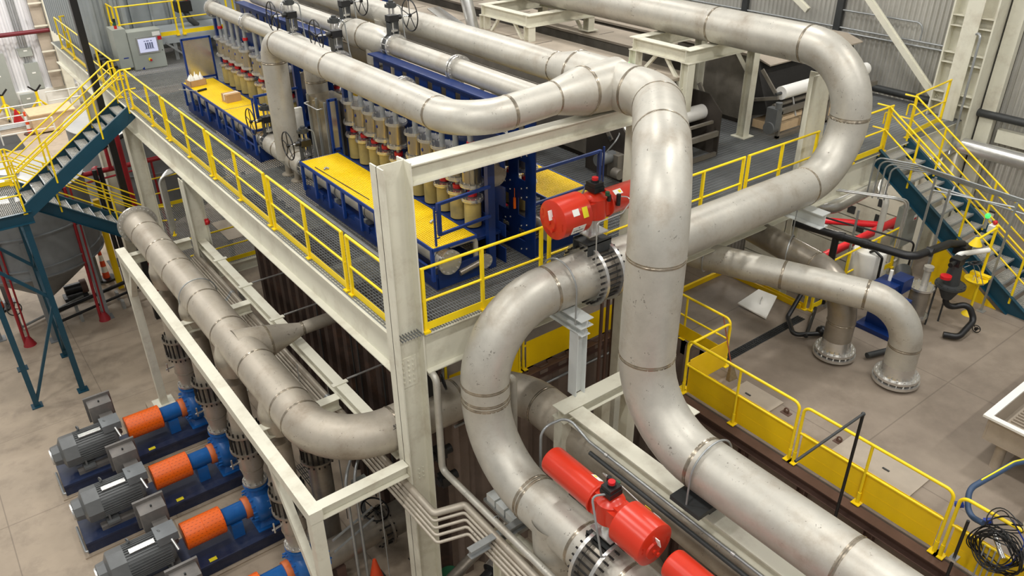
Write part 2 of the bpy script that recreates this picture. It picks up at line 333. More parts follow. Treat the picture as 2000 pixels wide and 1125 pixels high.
for z in (-2.75, -2.85, -2.95):
    for x in (.02, .1): g.cyl((x, -.012, z - FZ), (x, -.035, z - FZ), .017, 8)
loc(t, 'bolts', g, 'cream')
loc(t, 'splice_plate', G().box(-.2, .14, -.02, .02, -1.0 - FZ, -.45 - FZ), 'cream')
for y, l in ((10.4, 'cream column under the walkway beside the bent silver conduits'), (15.7, 'cream column under the walkway below the head of the blue stairs'), (21, 'cream column under the far end of the walkway near the red pipe')):
    wcol('steel_column', l, -.12, y, FZ if y < 10.5 else LZ, -.76, .4, .36)
tg(obj('portal_beam', G().ibeam((.19, 0, 2.51), (4.75, 0, 2.51), .3, .26, .018, .012).box(.17, .19, -.13, .13, 2.36, 2.72), 'cream'), 'cream beam from the top of the corner column to under the pipe tee', 'beam')
t = thing('pipe_support_post', 'slim cream post standing behind the tall vertical pipe', 'column', (4.62, 0, FZ))
loc(t, 'shaft', G().box(-.1, .1, -.1, .1, 0, 9.68), 'cream'); loc(t, 'base_plate', G().box(-.2, .2, -.2, .2, 0, .03), 'cream')
# left pipe frame
t = thing('pipe_rack', 'cream pipe rack carrying the long flanged pipe above the blue pumps', 'pipe rack', (-1.93, 5, FZ))
T = lambda name, g, m='cream', par=None: obj(name, g, m, par or t)
T('outer_beam', G().box(-2.04, -1.82, -.15, 11.2, -2.67, -2.45))
T('inner_beam', G().ibeam((-.13, .35, -2.57), (-.13, 11.0, -2.57), .24, .2))
for y in (-.04, 2.45, 6.85, 10.95): T('cross_beam', G().ibeam((-1.82, y, -2.57 - (.13 if y > 0 else 0)), (-.27, y, -2.57 - (.13 if y > 0 else 0)), .24, .2))
for y in (-.04, 11.09):
    l = T('leg', G().box(-2.03, -1.83, y - .1, y + .1, FZ - .12, -2.67))
    obj('base_plate', G().box(-2.2, -1.66, y - .27, y + .27, FZ + (0 if y < 5 else -.02), FZ + .03), 'cream', l)
T('knee_brace', G().beam((-1.93, 1.7, -2.67), (-1.93, .06, -4.9), .14, .16))
T('knee_brace', G().beam((-1.93, 10.2, -2.67), (-1.93, 11.0, -3.7), .14, .14))
T('anchor_block', G().box(-2.35, -1.5, 10.7, 11.5, FZ - .4, FZ - .02), 'floor')
for i, y in enumerate((7.35, 5.55, 2.6, 9.0)): T('strap', G().box(-.3, .02, y - .05, y + .05, -2.455, -2.43))
# ------------------------------------------------------------------ railings
def railing(name, label, p0, p1, posts, h=1.07, toe=True, group=None, r=.024, post=.05, toe_h=.13, ends=(0, 0), mid=.53):
    p0, p1 = V(p0), V(p1); L = (p1 - p0).length; d = (p1 - p0).normalized(); z = V((0, 0, 1))
    t = thing(name, label, 'railing', p0, group)
    obj('top_rail', G().tube([p0 + z * h, p1 + z * h], r, 10), 'yellow', t); obj('mid_rail', G().tube([p0 + z * mid, p1 + z * mid], r * .9, 10), 'yellow', t)
    for s in posts:
        obj('post', G().beam(p0 + d * s, p0 + d * s + z * h, post, post, d).beam(p0 + d * s - z * .02, p0 + d * s + z * .015, .13, .11, d), 'yellow', t)
    if toe: obj('toe_board', G().beam(p0 + z * .075, p1 + z * .075, .01, toe_h), 'yellow', t)
    return t
X = -.12
railing('guard_railing', 'yellow guard railing of the left walkway, section touching the corner column', (X, .2, 0), (X, 1.55, 0), [1.33])
railing('guard_railing', 'yellow guard railing of the left walkway, second section from the corner column', (X, 1.67, 0), (X, 4.74, 0), [.04, 1.5, 3.03])
railing('guard_railing', 'yellow guard railing of the left walkway, third section from the corner column', (X, 4.86, 0), (X, 8.02, 0), [.04, 1.6, 3.1])
railing('guard_railing', 'yellow guard railing of the left walkway, fourth section, above the cream column', (X, 8.14, 0), (X, 11.2, 0), [.04, 1.55, 3.02])
railing('guard_railing', 'yellow guard railing of the left walkway, section ending at the stair head', (X, 11.32, 0), (X, 14.58, 0), [.04, 1.3, 3.22])
railing('guard_railing', 'yellow guard railing at the far left of the walkway behind the dark post', (X, 15.85, 0), (X, 19.7, 0), [.04, 1.9, 3.8])
railing('guard_railing', 'yellow guard railing at the far left corner of the walkway', (X, 19.8, 0), (X, 23.7, 0), [.04, 1.9, 3.87])
railing('guard_railing', 'yellow end railing across the far left end of the walkway', (X + .15, 23.75, 0), (1.6, 23.75, 0), [.04, 1.7])
Y = -.16
railing('guard_railing', 'yellow guard railing of the front walkway, section beside the corner column', (.2, Y, 0), (2.52, Y, 0), [.03, 1.1, 2.28])
railing('guard_railing', 'yellow guard railing of the front walkway, section behind the red upper actuator', (2.62, Y, 0), (5.1, Y, 0), [.03, 1.3, 2.45])
railing('guard_railing', 'yellow guard railing of the front walkway, section behind the tall vertical pipe', (5.2, Y, 0), (7.6, Y, 0), [.03, 1.2, 2.37])
railing('guard_railing', 'yellow guard railing of the front walkway, section above the long horizontal pipe', (7.7, Y, 0), (10.05, Y, 0), [.03, 1.1, 2.3])
railing('guard_railing', 'short yellow guard railing between the looping pipe and the right stairs', (10.4, Y, 0), (12.95, Y, 0), [.03, 1.2, 2.5])
# ------------------------------------------------------------------ big process pipes
def seam(t, c, ax, r): obj('weld_seam', G().ring(c, ax, r - .001, .009, 44, 6).disc(c, ax, r - .002, r + .0016, .055, 44), 'weld', t)
def pipe_thing(name, label, l, cat='pipe'): return thing(name, label, cat, l)
def run(t, pts, r, R, m='pipe', n=32, part='pipe_run', seams=True, seg=12):
    P = route(pts, R, seg); o = obj(part, G().tube(P, r, n), m, t)
    if seams:
        Q = [V(p) for p in pts]; Rs = R if isinstance(R, (list, tuple)) else [R] * len(Q)
        for i in range(1, len(Q) - 1):
            a = (Q[i - 1] - Q[i]).normalized(); b = (Q[i + 1] - Q[i]).normalized(); tl = Rs[i] * math.tan((PI - a.angle(b)) / 2)
            seam(t, Q[i] + a * tl, a, r); seam(t, Q[i] + b * tl, b, r)
    return o
def flange_pair(t, c, ax, r, R, gap, k=20, rods=False, m='flange'):
    c = V(c); d = V(ax).normalized()
    for s in (-1, 1): obj('flange', G().disc(c + d * s * gap / 2, d, r * .98, R, .055, 36), m, t)
    obj('bolts', G().bolts(c, d, (r + R) / 2 + .01, k, .017, gap + .2), 'dark_bolt', t)
r0 = .381
# tall pipe: comes along the back, tee, dog-leg, drops, runs out to lower right
t = pipe_thing('process_pipe', 'huge pale stainless pipe dropping vertically in the middle then running to the lower right', (1.95, -3.08, .5))
run(t, [(4.05, 21.2, 3.08), (4.05, 1.35, 3.08)], .258, 0); seam(t, (4.05, 1.35, 3.08), (0, 1, 0), .258)
obj('reducer', G().lathe([(.258, 0), (.28, .12), (.36, .45), (r0, .55)], (4.05, 1.35, 3.08), (0, -1, 0), 32, False), 'pipe', t); seam(t, (4.05, .8, 3.08), (0, 1, 0), r0)
run(t, [(4.05, .8, 3.08), (4.05, -.98, 3.08), (1.95, -3.08, 3.08), (1.95, -3.08, -.7), (1.95, -11, -.7)], r0, 1.143)
obj('tee_branch', G().lathe([(r0 * 1.08, -.1), (r0 * 1.03, .3), (r0, .52), (r0, .62)], (4.05, 0, 3.08), (-1, 0, 0), 32, False), 'pipe', t); seam(t, (3.43, 0, 3.08), (1, 0, 0), r0)
obj('branch_reducer', G().lathe([(r0, 0), (.37, .1), (.27, .55), (.254, .62)], (3.43, 0, 3.08), (-1, 0, 0), 32, False), 'pipe', t); seam(t, (2.81, 0, 3.08), (1, 0, 0), .254)
for y in (-4.35, ): obj('u_bolt', G().tube(route([(1.95 - .41, y, -1.2), (1.95 - .41, y, -.27), (1.95 + .41, y, -.27), (1.95 + .41, y, -1.2)], .4, 12), .014, 8), 'galv', t)
seam(t, (1.95, -6.35, -.7), (0, 1, 0), r0)
# inlet loop pipe
t = pipe_thing('process_pipe', 'huge stainless pipe looping round at the right and curving down beside the corner column', (.75, -.95, -1))
run(t, [(9.7, 25, 2.85), (9.7, -.95, 2.85), (9.7, -.95, .47), (.75, -.95, .47), (.75, -.95, -2.21), (.75, -11, -2.21)], r0, 1.18)
seam(t, (.75, -.95, -.95), (0, 0, 1), r0); seam(t, (9.7, 2.6, 2.85), (0, 1, 0), r0)
flange_pair(t, (2.93, -.95, .47), (1, 0, 0), r0, .53, .34, 28)
obj('valve_body', G().cyl((2.8, -.95, .47), (3.06, -.95, .47), r0 * 1.03, 32), 'pipe_brown', t)
flange_pair(t, (.75, -3.75, -2.21), (0, 1, 0), r0, .53, .34, 28)
obj('valve_body', G().cyl((.75, -3.62, -2.21), (.75, -3.88, -2.21), r0 * 1.03, 32), 'pipe_brown', t)
obj('tee_branch', G().lathe([(r0 * 1.1, -.1), (r0 * 1.04, .35), (r0, .6), (r0, 1.6)], (.75, -2.75, -2.21), (0, 0, -1), 32, False), 'pipe', t)
obj('u_bolt', G().tube(route([(2.2, -.95 - .41, -.05), (2.2, -.95 - .41, .9), (2.2, -.95 + .41, .9), (2.2, -.95 + .41, -.05)], .4, 12), .014, 8), 'galv', t)
for y in (-2.2, -3.3, -4.2): seam(t, (.75, y, -2.21), (0, 1, 0), r0)
obj('drain_stub', G().tube(route([(1.0, -.9, -.9), (1.32, -.9, -.9), (1.32, -.9, -3.2)], .13, 6), .07, 14), 'pipe', t)
# upper branch loop from the cleaner skids
t = pipe_thing('process_pipe', 'fat stainless pipe running over the front cleaner bank and curving into the big tee', (1.2, 6.9, 0))
run(t, [(1.2, 6.9, .5), (1.2, 6.9, 2.98), (1.2, 0, 2.98), (2.81, 0, 3.08)], .254, [0, .42, .76, 0], 'pipe')
seam(t, (1.2, 4.2, 2.98), (0, 1, 0), .254)
# pump header
t = pipe_thing('process_pipe', 'long stainless pump header pipe with flanged far end on the cream rack', (-1.27, 6, -2.4))
run(t, [(-1.27, 11.75, -2.19), (-1.27, .58, -2.19), (2.27, .58, -2.19), (2.27, -11, -2.19)], r0, 1.143, 'pipe_warm')
for y in (10.9, 9.65, 8.4, 6.6, 5.2, 3.7, 2.2): seam(t, (-1.27, y, -2.19), (0, 1, 0), r0)
obj('end_flange', G().disc((-1.27, 11.75, -2.19), (0, 1, 0), r0 * .98, .5, .06, 40), 'flange', t)
obj('bolts', G().bolts((-1.27, 11.75, -2.19), (0, 1, 0), .445, 28, .018, .15), 'flange', t)
obj('tee_branch', G().lathe([(r0 * 1.15, -.1), (.36, .36), (.33, .5), (.33, .54)], (-1.27, 4.45, -2.19), (1, 0, 0), 32, False), 'pipe_warm', t); seam(t, (-.76, 4.45, -2.19), (1, 0, 0), .33)
obj('branch_reducer', G().lathe([(.33, 0), (.14, .7), (.135, .74)], (-.76, 4.45, -2.19), (1, 0, 0), 32, False), 'pipe_warm', t); seam(t, (-.02, 4.45, -2.19), (1, 0, 0), .137)
obj('branch_pipe', G().cyl((-.02, 4.45, -2.19), (1.3, 4.45, -2.19), .135, 20), 'pipe_warm', t)
lettering(t, 'RBF', (-.2, .295, -1.92), (1, 0, 0), (0, .75, .66), .05); lettering(t, '04', (-.14, .255, -1.98), (1, 0, 0), (0, .7, .72), .05); obj('scribed_line', G().beam((-.28, .27, -1.955), (-.05, .28, -1.94), .006, .004), 'ink', t)
obj('u_bolt', G().tube(route([(-1.27 - .41, 7.05, -2.6), (-1.27 - .41, 7.05, -1.76), (-1.27 + .41, 7.05, -1.76), (-1.27 + .41, 7.05, -2.6)], .4, 12), .014, 8), 'galv', t)
# ------------------------------------------------------------------ cleaner skids (banks of canisters, yellow walk-on gratings)
def cells(us, vs, holes):
    us = sorted(set(us + [h[i] for h in holes for i in (0, 1)])); vs = sorted(set(vs + [h[i] for h in holes for i in (2, 3)]))
    for a, b in zip(us, us[1:]):
        run_ = None
        for c, d in zip(vs, vs[1:]):
            m = ((a + b) / 2, (c + d) / 2)
            if any(h[0] < m[0] < h[1] and h[2] < m[1] < h[3] for h in holes):
                if run_: yield (a, b, run_[0], run_[1]); run_ = None
            else: run_ = (run_[0], d) if run_ else (c, d)
        if run_: yield (a, b, run_[0], run_[1])
def side_panel(x, y0, y1, z0, z1, holes, t=.02):
    g = G()
    for a, b, c, d in cells([y0, y1], [z0, z1], holes): g.box(x - t / 2, x + t / 2, a, b, c, d)
    return g
CY = [5.72, 5.28, 4.83, 4.40, 3.9, 3.2, 2.74, 2.3, 1.87, 1.42]
def canister(t, x, y, z0, z1, lower, badge, n=18, r=.168, R=.212):
    body = obj('canister', G().lathe([(r, z0), (r, z1)], (x, y, 0), n=n), 'urethane' if lower else 'can_steel', t)
    for z in ((z0 + .03, z1) if not lower else (z1,)):
        obj('clamp_flange', G().disc((x, y, z - .002), (0, 0, 1), 0.001, R, .062, 22).disc((x, y, z - .003), (0, 0, 1), 0.001, R + .008, .012, 22).bolts((x, y, z), (0, 0, 1), R * .9, 12, .009, .095), 'flange', body)
    if badge: obj('badge', G().sphere((x - r, y - .02, (z0 + z1) / 2 + .06), .034, (.3, .8, 1)), 'badge', body)
    return body
def skid():
    t = thing('cleaner_skid', 'front cleaner skid with blue frame and yellow grating right beside the corner column', 'cleaner skid', (1, .72, 0), 'cleaner skids')
    P = lambda name, g, m, par=None: obj(name, g, m, par or t)
    g = G()
    for x in (1.02, 1.9): g.channel((x, .74, .13), (x, 5.8, .13), .22, .08, .014, side=1)
    for y in (.8, 2.4, 4.1, 5.7): g.box(1.02, 1.9, y - .05, y + .05, .03, .22)
    for y in (1.1, 2.0, 3.0, 3.9, 4.9): g.box(1.0, 1.03, y, y + .55, .2, .34)
    P('base_frame', g, 'blue'); P('drip_tray', G().box(1.04, 1.9, .8, 5.7, .2, .23), 'blue')
    P('cross_plate', G().box(1.05, 1.9, .72, .75, .04, .40), 'blue')
    # walk-on grating
    for a, b in ((.74, 2.62), (2.65, 5.7)): P('grating_panel', bars(.97, 1.8, a, b, .81, .042, .042, .016, .016, .03, .03), 'ygrate')
    g = G()
    for x in (.96, 1.82): g.beam((x, .72, .785), (x, 5.72, .785), .03, .06)
    for y in (.72, 2.635, 5.72): g.beam((.96, y, .78), (1.82, y, .78), .03, .05)
    P('grating_frame', g, 'blue_rail')
    for y in (.76, 1.35, 2.1, 2.62, 3.2, 3.9, 4.5, 5.1, 5.68): P('leg', G().box(.95, 1.0, y - .03, y + .03, .2, .76), 'blue_rail')
    P('kick_rail', G().beam((.97, .76, .42), (.97, 2.6, .42), .02, .03), 'blue_rail')
    # accept manifold low under the grating
    q = P('low_manifold', G().cyl((1.25, .7, .5), (1.25, 6.02, .5), .16, 24), 'pipe')
    obj('end_flange', G().disc((1.25, .68, .5), (0, 1, 0), .001, .215, .05, 32).bolts((1.25, .67, .5), (0, 1, 0), .185, 12, .014, .085), 'flange', q)
    for y in (2.45,): obj('joint_flange', G().disc((1.25, y, .5), (0, 1, 0), .15, .215, .05, 28).disc((1.25, y + .07, .5), (0, 1, 0), .15, .215, .05, 28).bolts((1.25, y + .035, .5), (0, 1, 0), .19, 12, .012, .16), 'flange', q)
    for y in (.9, 2.1, 3.3, 4.5, 5.5): P('pipe_clamp', G().ring((1.25, y, .5), (0, 1, 0), .17, .012, 20).box(1.08, 1.42, y - .04, y + .04, .24, .36), 'galv')
    P('drain_pipe', G().tube(route([(1.35, .8, .72), (1.85, .8, .72), (1.85, .8, .3)], .1, 6), .045, 12), 'pipe')
    P('drain_pipe', G().cyl((1.45, .7, .22), (1.9, .7, .3), .05, 12), 'pipe_brown')
    P('drain_flange', G().disc((1.95, .66, .3), (0, 1, 0), .001, .13, .04, 24).bolts((1.95, .66, .3), (0, 1, 0), .105, 8, .012, .07), 'flange')
    # canister bank facing the walkway and its twin behind
    for x, full in ((2.24, True), (3.42, False)):
        for i, y in enumerate(CY):
            if not full and i < 6: continue
            canister(t, x, y, .62, 1.12, True, False, 18, .15, .195); canister(t, x, y, 1.36, 1.83, False, full)
            P('red_clamp', G().cyl((x, y, 1.17), (x, y, 1.24), .085, 14), 'clamp_red'); P('riser', G().cyl((x, y, 1.12), (x, y, 1.36), .042, 12), 'galv'); P('riser', G().cyl((x, y, 1.83), (x, y, 2.5), .05, 12), 'galv')
    for y in (1.42, 3.9, 5.72):
        P('red_clamp', G().cyl((2.24, y, 2.06), (2.24, y, 2.13), .066, 14), 'clamp_red')
    P('shelf', G().box(1.86, 2.5, .95, 5.95, .55, .6), 'blue')
    # blue frame plates
    hol = [(y - .1, y + .1, a, b) for y in [.95 + .47 * k for k in range(11)] for a, b in ((.28, .5), (.74, 1.06), (1.42, 1.76))]
    P('side_plate', side_panel(2.52, .85, 5.95, 0, 2.3, hol), 'blue')
    slots = [(y - .09, y + .09, 2.12, 2.5) for y in [.95 + .47 * k for k in range(11)]]
    q = P('side_plate', side_panel(2.96, .58, 5.95, 0, 2.62, hol + slots), 'blue')
    g = G()
    for k in range(7):
        for z in (1.15, 1.32, .62, 1.9, .16): g.sphere((2.945, .8 + .47 * k, z), .018).sphere((2.945, .95 + .47 * k, z - .06), .018)
    obj('bolts', g, 'flange', q)
    P('top_flange', G().box(2.83, 3.1, .58, 5.95, 2.62, 2.65), 'blue')
    for y in [.95 + .47 * k for k in range(11)]: P('slot_pipe', G().cyl((3.12, y, 1.9), (3.12, y, 2.48), .05, 12), 'galv')
    P('end_post', G().box(2.16, 2.3, .84, .94, -.0, 2.3), 'blue'); P('end_post', G().box(2.16, 2.3, 5.86, 5.96, 0, 2.3), 'blue')
    # swing gate at the near end, splash panel at the far end
    g = G()
    for z in (1.0, 1.53): g.beam((1.12, .76, z), (2.2, .84, z), .045, .045)
    P('gate', g.beam((1.14, .76, 1.0), (1.14, .76, 1.55), .06, .06), 'blue_rail')
    P('gate_post', G().beam((1.06, .76, .82), (1.06, .76, 1.5), .03, .03).cyl((1.06, .76, .95), (1.14, .76, .95), .012, 6).cyl((1.06, .76, 1.4), (1.14, .76, 1.4), .012, 6), 'blue_rail')
    # twin walkway on the far side
    P('grating_panel', bars(3.72, 4.62, .76, 5.7, .81, .042, .042, .016, .016, .03, .03), 'ygrate')
    g = G()
    for x in (3.7, 4.64): g.beam((x, .74, .785), (x, 5.72, .785), .03, .06)
    g.beam((3.7, .74, .785), (4.64, .74, .785), .03, .06)
    for y in (.78, 2.4, 4., 5.65): g.box(3.7, 3.75, y - .03, y + .03, 0, .76).box(4.58, 4.63, y - .03, y + .03, 0, .76)
    P('grating_frame', g, 'blue_rail')
    P('gate', G().beam((3.1, .76, 1.6), (4.62, .8, 1.6), .045, .045).beam((4.62, .8, 1.0), (4.62, .8, 1.62), .06, .06).beam((4.72, .8, .8), (4.72, .8, 1.66), .03, .03).beam((3.1, .76, 1.0), (4.62, .8, 1.0), .045, .045), 'blue_rail')
    P('low_manifold', G().cyl((3.35, .68, .45), (3.35, 5.9, .45), .14, 20), 'pipe_brown'); P('end_flange', G().disc((3.35, .66, .45), (0, 1, 0), .001, .19, .05, 28), 'pipe_brown')
    P('base_frame', G().box(3.05, 4.6, .7, .76, .0, .32).channel((3.1, .7, .13), (3.1, 5.9, .13), .22, .08), 'blue')
    # headers over each bank
    h = P('feed_header', G().cyl((2.24, .95, 2.55), (2.24, 6.0, 2.55), .165, 28), 'pipe')
    obj('blind_flange', G().disc((2.45, 1.0, 1.62), (0, 1, 0), .001, .2, .04, 28).bolts((2.45, 1.0, 1.62), (0, 1, 0), .165, 12, .012, .07), 'pipe_brown', t)
    h = P('feed_header', G().cyl((3.3, .7, 2.78), (3.3, 5.6, 2.78), .19, 28), 'pipe')
    for y in (3.25,): obj('joint_flange', G().disc((3.3, y, 2.78), (0, 1, 0), .18, .26, .05, 28).disc((3.3, y + .08, 2.78), (0, 1, 0), .18, .26, .05, 28).bolts((3.3, y + .04, 2.78), (0, 1, 0), .23, 14, .012, .16), 'flange', h)
    obj('joint_flange', G().disc((2.24, 3.45, 2.55), (0, 1, 0), .16, .23, .05, 28).disc((2.24, 3.53, 2.55), (0, 1, 0), .16, .23, .05, 28).bolts((2.24, 3.49, 2.55), (0, 1, 0), .2, 14, .012, .16), 'flange', t)
    P('end_flange', G().disc((2.24, 5.98, 2.55), (0, 1, 0), .001, .24, .06, 28).bolts((2.24, 5.98, 2.55), (0, 1, 0), .21, 14, .013, .1), 'flange')
    # wiring in the corridor
    P('cable', G().tube([(2.93, 3.0, 1.15), (2.92, 2.4, .95), (2.9, 1.9, .86), (2.9, 1.3, .84)], .02, 8), 'cable_red')
    for y, z in ((1.1, .95), (2.6, 1.05)): P('flow_switch', G().cyl((2.91, y, z - .1), (2.91, y, z + .1), .025, 8).cyl((2.91, y, z + .1), (2.91, y, z + .28), .006, 6), 'orange')
    return t
sk = skid()
sk2 = dup(sk, (1, .72 + 7.5, 0), 'rear cleaner skid with cardboard boxes on its yellow grating')
def splash(x0, y, rear, l):
    t = thing('splash_panel', l, 'panel', (x0, y, 0)); w = 1.95 - x0
    loc(t, 'sheet', G().box(.02, w, -.01, .01, .84, 1.86), 'chrome')
    for a, b in (((0, 0, .0), (0, 0, 1.9)), ((w, 0, .0), (w, 0, 1.9)), ((0, 0, 1.88), (w, 0, 1.88)), ((0, 0, .84), (w, 0, .84))): loc(t, 'frame_bar', G().beam(a, b, .05, .05), 'blue_rail')
splash(1.2, 13.35, True, 'stainless splash panel in a blue frame at the far end of the rear cleaner skid')
splash(1.78, 5.84, False, 'narrow splash panel in a blue frame beside the stainless cabinet')
# kerb plates along the skid fronts
for i, (a, b, l) in enumerate(((.85, 6.0, 'grey kerb plate along the foot of the front cleaner skid'), (8.1, 13.3, 'grey kerb plate along the foot of the rear cleaner skid'))):
    tag(obj('kerb_plate', G().box(.78, .79, a, b, .0, .16).box(.72, .78, a, b, .15, .16), 'galv'), l, 'kerb')
# ------------------------------------------------------------------ butterfly valves with handwheels
def wheel(g, c, ax, R, r=.014, sp=5):
    c = V(c); d, a, b = frame(ax); g.ring(c, d, R, r, 32, 6)
    for k in range(sp): g.tube([c, c + (a * math.cos(2 * PI * k / sp + .4) + b * math.sin(2 * PI * k / sp + .4)) * R], r * .75, 6)
    return g.cyl(c - d * .03, c + d * .03, .035, 10)
def bvalve(label, c, s, hz, rr=.2, wr=.29, wd=.42):
    """valve in a pipe along y at c; actuator hz above; s = side of the handwheel"""
    t = thing('butterfly_valve', label, 'valve', c, 'handwheel valves'); x, y, z = c
    obj('valve_body', G().disc(c, (0, 1, 0), rr * .8, rr * 1.18, .09, 28), 'dark', t)
    obj('flange', G().disc((x, y - .1, z), (0, 1, 0), rr * .85, rr * 1.3, .05, 28).disc((x, y + .1, z), (0, 1, 0), rr * .85, rr * 1.3, .05, 28), 'flange', t)
    obj('bolts', G().bolts(c, (0, 1, 0), rr * 1.13, 12, .012, .32), 'flange', t)
    obj('neck', G().cyl((x, y, z + rr), (x, y, z + hz), .035, 12).box(x - .09, x + .09, y - .07, y + .07, z + rr + .1, z + rr + .14), 'chrome', t)
    obj('bracket', G().box(x - .1, x - .08, y - .08, y + .08, z + hz - .3, z + hz).box(x + .08, x + .1, y - .08, y + .08, z + hz - .3, z + hz).box(x - .1, x + .1, y - .08, y + .08, z + hz - .02, z + hz), 'dark', t)
    obj('gearbox', G().box(x - .11, x + .11, y - .09, y + .09, z + hz, z + hz + .12).cyl((x, y, z + hz + .06), (x + s * .2, y, z + hz + .06), .05, 12), 'black', t)
    obj('stem_frame', G().box(x - .05, x - .035, y - .04, y + .04, z + hz + .12, z + hz + .26).box(x + .035, x + .05, y - .04, y + .04, z + hz + .12, z + hz + .26), 'chrome', t)
    obj('limit_switch', G().cyl((x, y, z + hz + .26), (x, y, z + hz + .36), .09, 14).box(x - .12, x + .1, y - .05, y + .05, z + hz + .27, z + hz + .33).cyl((x, y, z + hz + .36), (x, y, z + hz + .4), .05, 12), 'dark', t)
    obj('spindle', G().cyl((x, y, z + hz + .06), (x + s * wd, y, z + hz + .06), .016, 8), 'chrome', t)
    obj('handwheel', wheel(G(), (x + s * wd, y, z + hz + .06), (1, 0, 0), wr), 'black', t)
    obj('conduit', G().tube(route([(x + .1, y, z + hz + .3), (x + .22, y, z + hz + .3), (x + .24, y - .05, z + rr), (x + .3, y - .1, z - .2)], .12, 5), .014, 8), 'hose', t)
    return t
bvalve('valve with black handwheel on the low pipe beside the rear yellow grating', (1.25, 8.05, .5), -1, .5, .17, .29, .36)
bvalve('valve with black handwheel on the low pipe beside the front yellow grating', (1.25, 6.05, .5), -1, .5, .17, .29, .36)
bvalve('handwheel valve on the rear header left of the fat pipe bend', (2.24, 8.25, 2.55), -1, .55, .18, .31, .42)
bvalve('handwheel valve directly behind the top of the fat pipe', (2.24, 6.1, 2.55), -1, .5, .18, .31, .42)
bvalve('handwheel valve on the right header, farther of the pair by the wide tee', (3.3, 7.75, 2.78), 1, .5, .2, .31, .42)
bvalve('handwheel valve on the right header, nearer of the pair by the wide tee', (3.3, 5.65, 2.78), 1, .5, .2, .31, .42)
# risers between the skids
t = thing('riser_pipe', 'thick stainless riser and tee on the low pipe between the yellow gratings', 'pipe', (1.2, 6.9, 0))
obj('tee', G().cyl((1.25, 6.15, .5), (1.25, 7.95, .5), .23, 28), 'pipe', t); seam(t, (1.25, 7.5, .5), (0, 1, 0), .23); seam(t, (1.25, 6.5, .5), (0, 1, 0), .23)
for y in (6.72, 7.2): obj('foot', G().lathe([(.15, 0), (.15, .02), (.07, .03), (.06, .3)], (1.25, y, 0)), 'pipe_warm', t)
t = thing('riser_pipe', 'stainless tee and riser behind the fat pipe bend between the headers', 'pipe', (2.1, 7.2, 0))
obj('tee', G().cyl((2.24, 6.25, 2.55), (2.24, 8.1, 2.55), .2, 24), 'pipe', t); obj('riser', G().cyl((2.24, 7.35, 0), (2.24, 7.35, 2.55), .24, 28), 'pipe', t); seam(t, (2.24, 7.35, 1.9), (0, 0, 1), .24)
t = thing('riser_pipe', 'wide stainless tee with riser between the two right hand handwheel valves', 'pipe', (3.3, 6.6, 0))
obj('tee', G().lathe([(.2, 0), (.3, .3), (.3, 1.5), (.2, 1.8)], (3.3, 7.6, 2.78), (0, -1, 0), 28), 'pipe', t); obj('riser', G().cyl((3.3, 6.35, 0), (3.3, 6.35, 2.7), .26, 28), 'pipe', t); seam(t, (3.3, 6.35, 2.3), (0, 0, 1), .26); seam(t, (3.3, 6.8, 2.78), (0, 1, 0), .3)
t = thing('control_cabinet', 'tall stainless cabinet with pull handles standing between the cleaner skids', 'cabinet', (2.0, 6.4, 0))
obj('body', G().box(1.84, 2.4, 6.12, 6.95, 0, 1.74), 'can_steel', t)
g = G()
for x, y in ((1.8, 6.09), (1.8, 6.5), (2.1, 6.09), (1.8, 6.92)): g.box(x, x + .04, y, y + .04, .1, 1.77)
obj('rail', g, 'galv', t); obj('handle', G().tube(route([(1.8, 6.85, 1.62), (1.68, 6.85, 1.62), (1.68, 6.2, 1.62), (1.8, 6.2, 1.62)], .04, 4), .012, 8), 'alu', t)
obj('switch_box', G().box(1.62, 1.8, 7.28, 7.36, .9, 1.4), 'white', t)
# things lying on the gratings
t = thing('cardboard_box', 'open cardboard box of white rags on the rear yellow grating', 'box', (1.2, 12.75, .81), rz=.15)
loc(t, 'carton', G().box(-.22, .22, -.14, -.13, 0, .16).box(-.22, .22, .13, .14, 0, .16).box(-.22, -.21, -.14, .14, 0, .16).box(.21, .22, -.14, .14, 0, .16).box(-.22, .22, -.14, .14, 0, .01), 'card')
g = G()
for k in range(5): g.lathe([(.08, .1), (.07, .17), (.03, .24 + .02 * (k % 2)), (.004, .29 + .03 * (k % 3))], (-.15 + .075 * k, .03 * (-1) ** k, 0), (.1 * (-1) ** k, .1, 1), 8)
loc(t, 'rags', g, 'white')
t = thing('cardboard_box', 'closed cardboard box on the rear yellow grating', 'box', (1.42, 10.75, .81), rz=.1)
loc(t, 'carton', G().box(-.19, .19, -.14, .14, 0, .2), 'card'); loc(t, 'tape', G().box(-.192, .192, -.02, .02, .05, .203), 'paper')
t = thing('hand_tool', 'black handled tool lying on the rear yellow grating by the open box', 'tool', (1.12, 12.1, .835), rz=.3)
loc(t, 'grip', G().cyl((-.12, 0, 0), (.14, 0, 0), .028, 10), 'black'); loc(t, 'blade', G().cyl((-.12, 0, 0), (-.3, .55, .0), .012, 8), 'chrome')
for x, y, l in ((1.18, 4.95, 'small silver clip lying on the front yellow grating near its far corner'), (1.5, 1.55, 'small silver clip lying on the front yellow grating near the blue gate')):
    tag(obj('clip', G().tube(route([(x - .05, y, .825), (x, y + .03, .85), (x + .05, y, .825)], .03, 4), .02, 8), 'galv'), l, 'clip')
tag(obj('rod', G().cyl((1.05, 5.2, .82), (1.12, 3.1, .82), .008, 6), 'dark'), 'thin grey rod lying along the front yellow grating', 'rod')
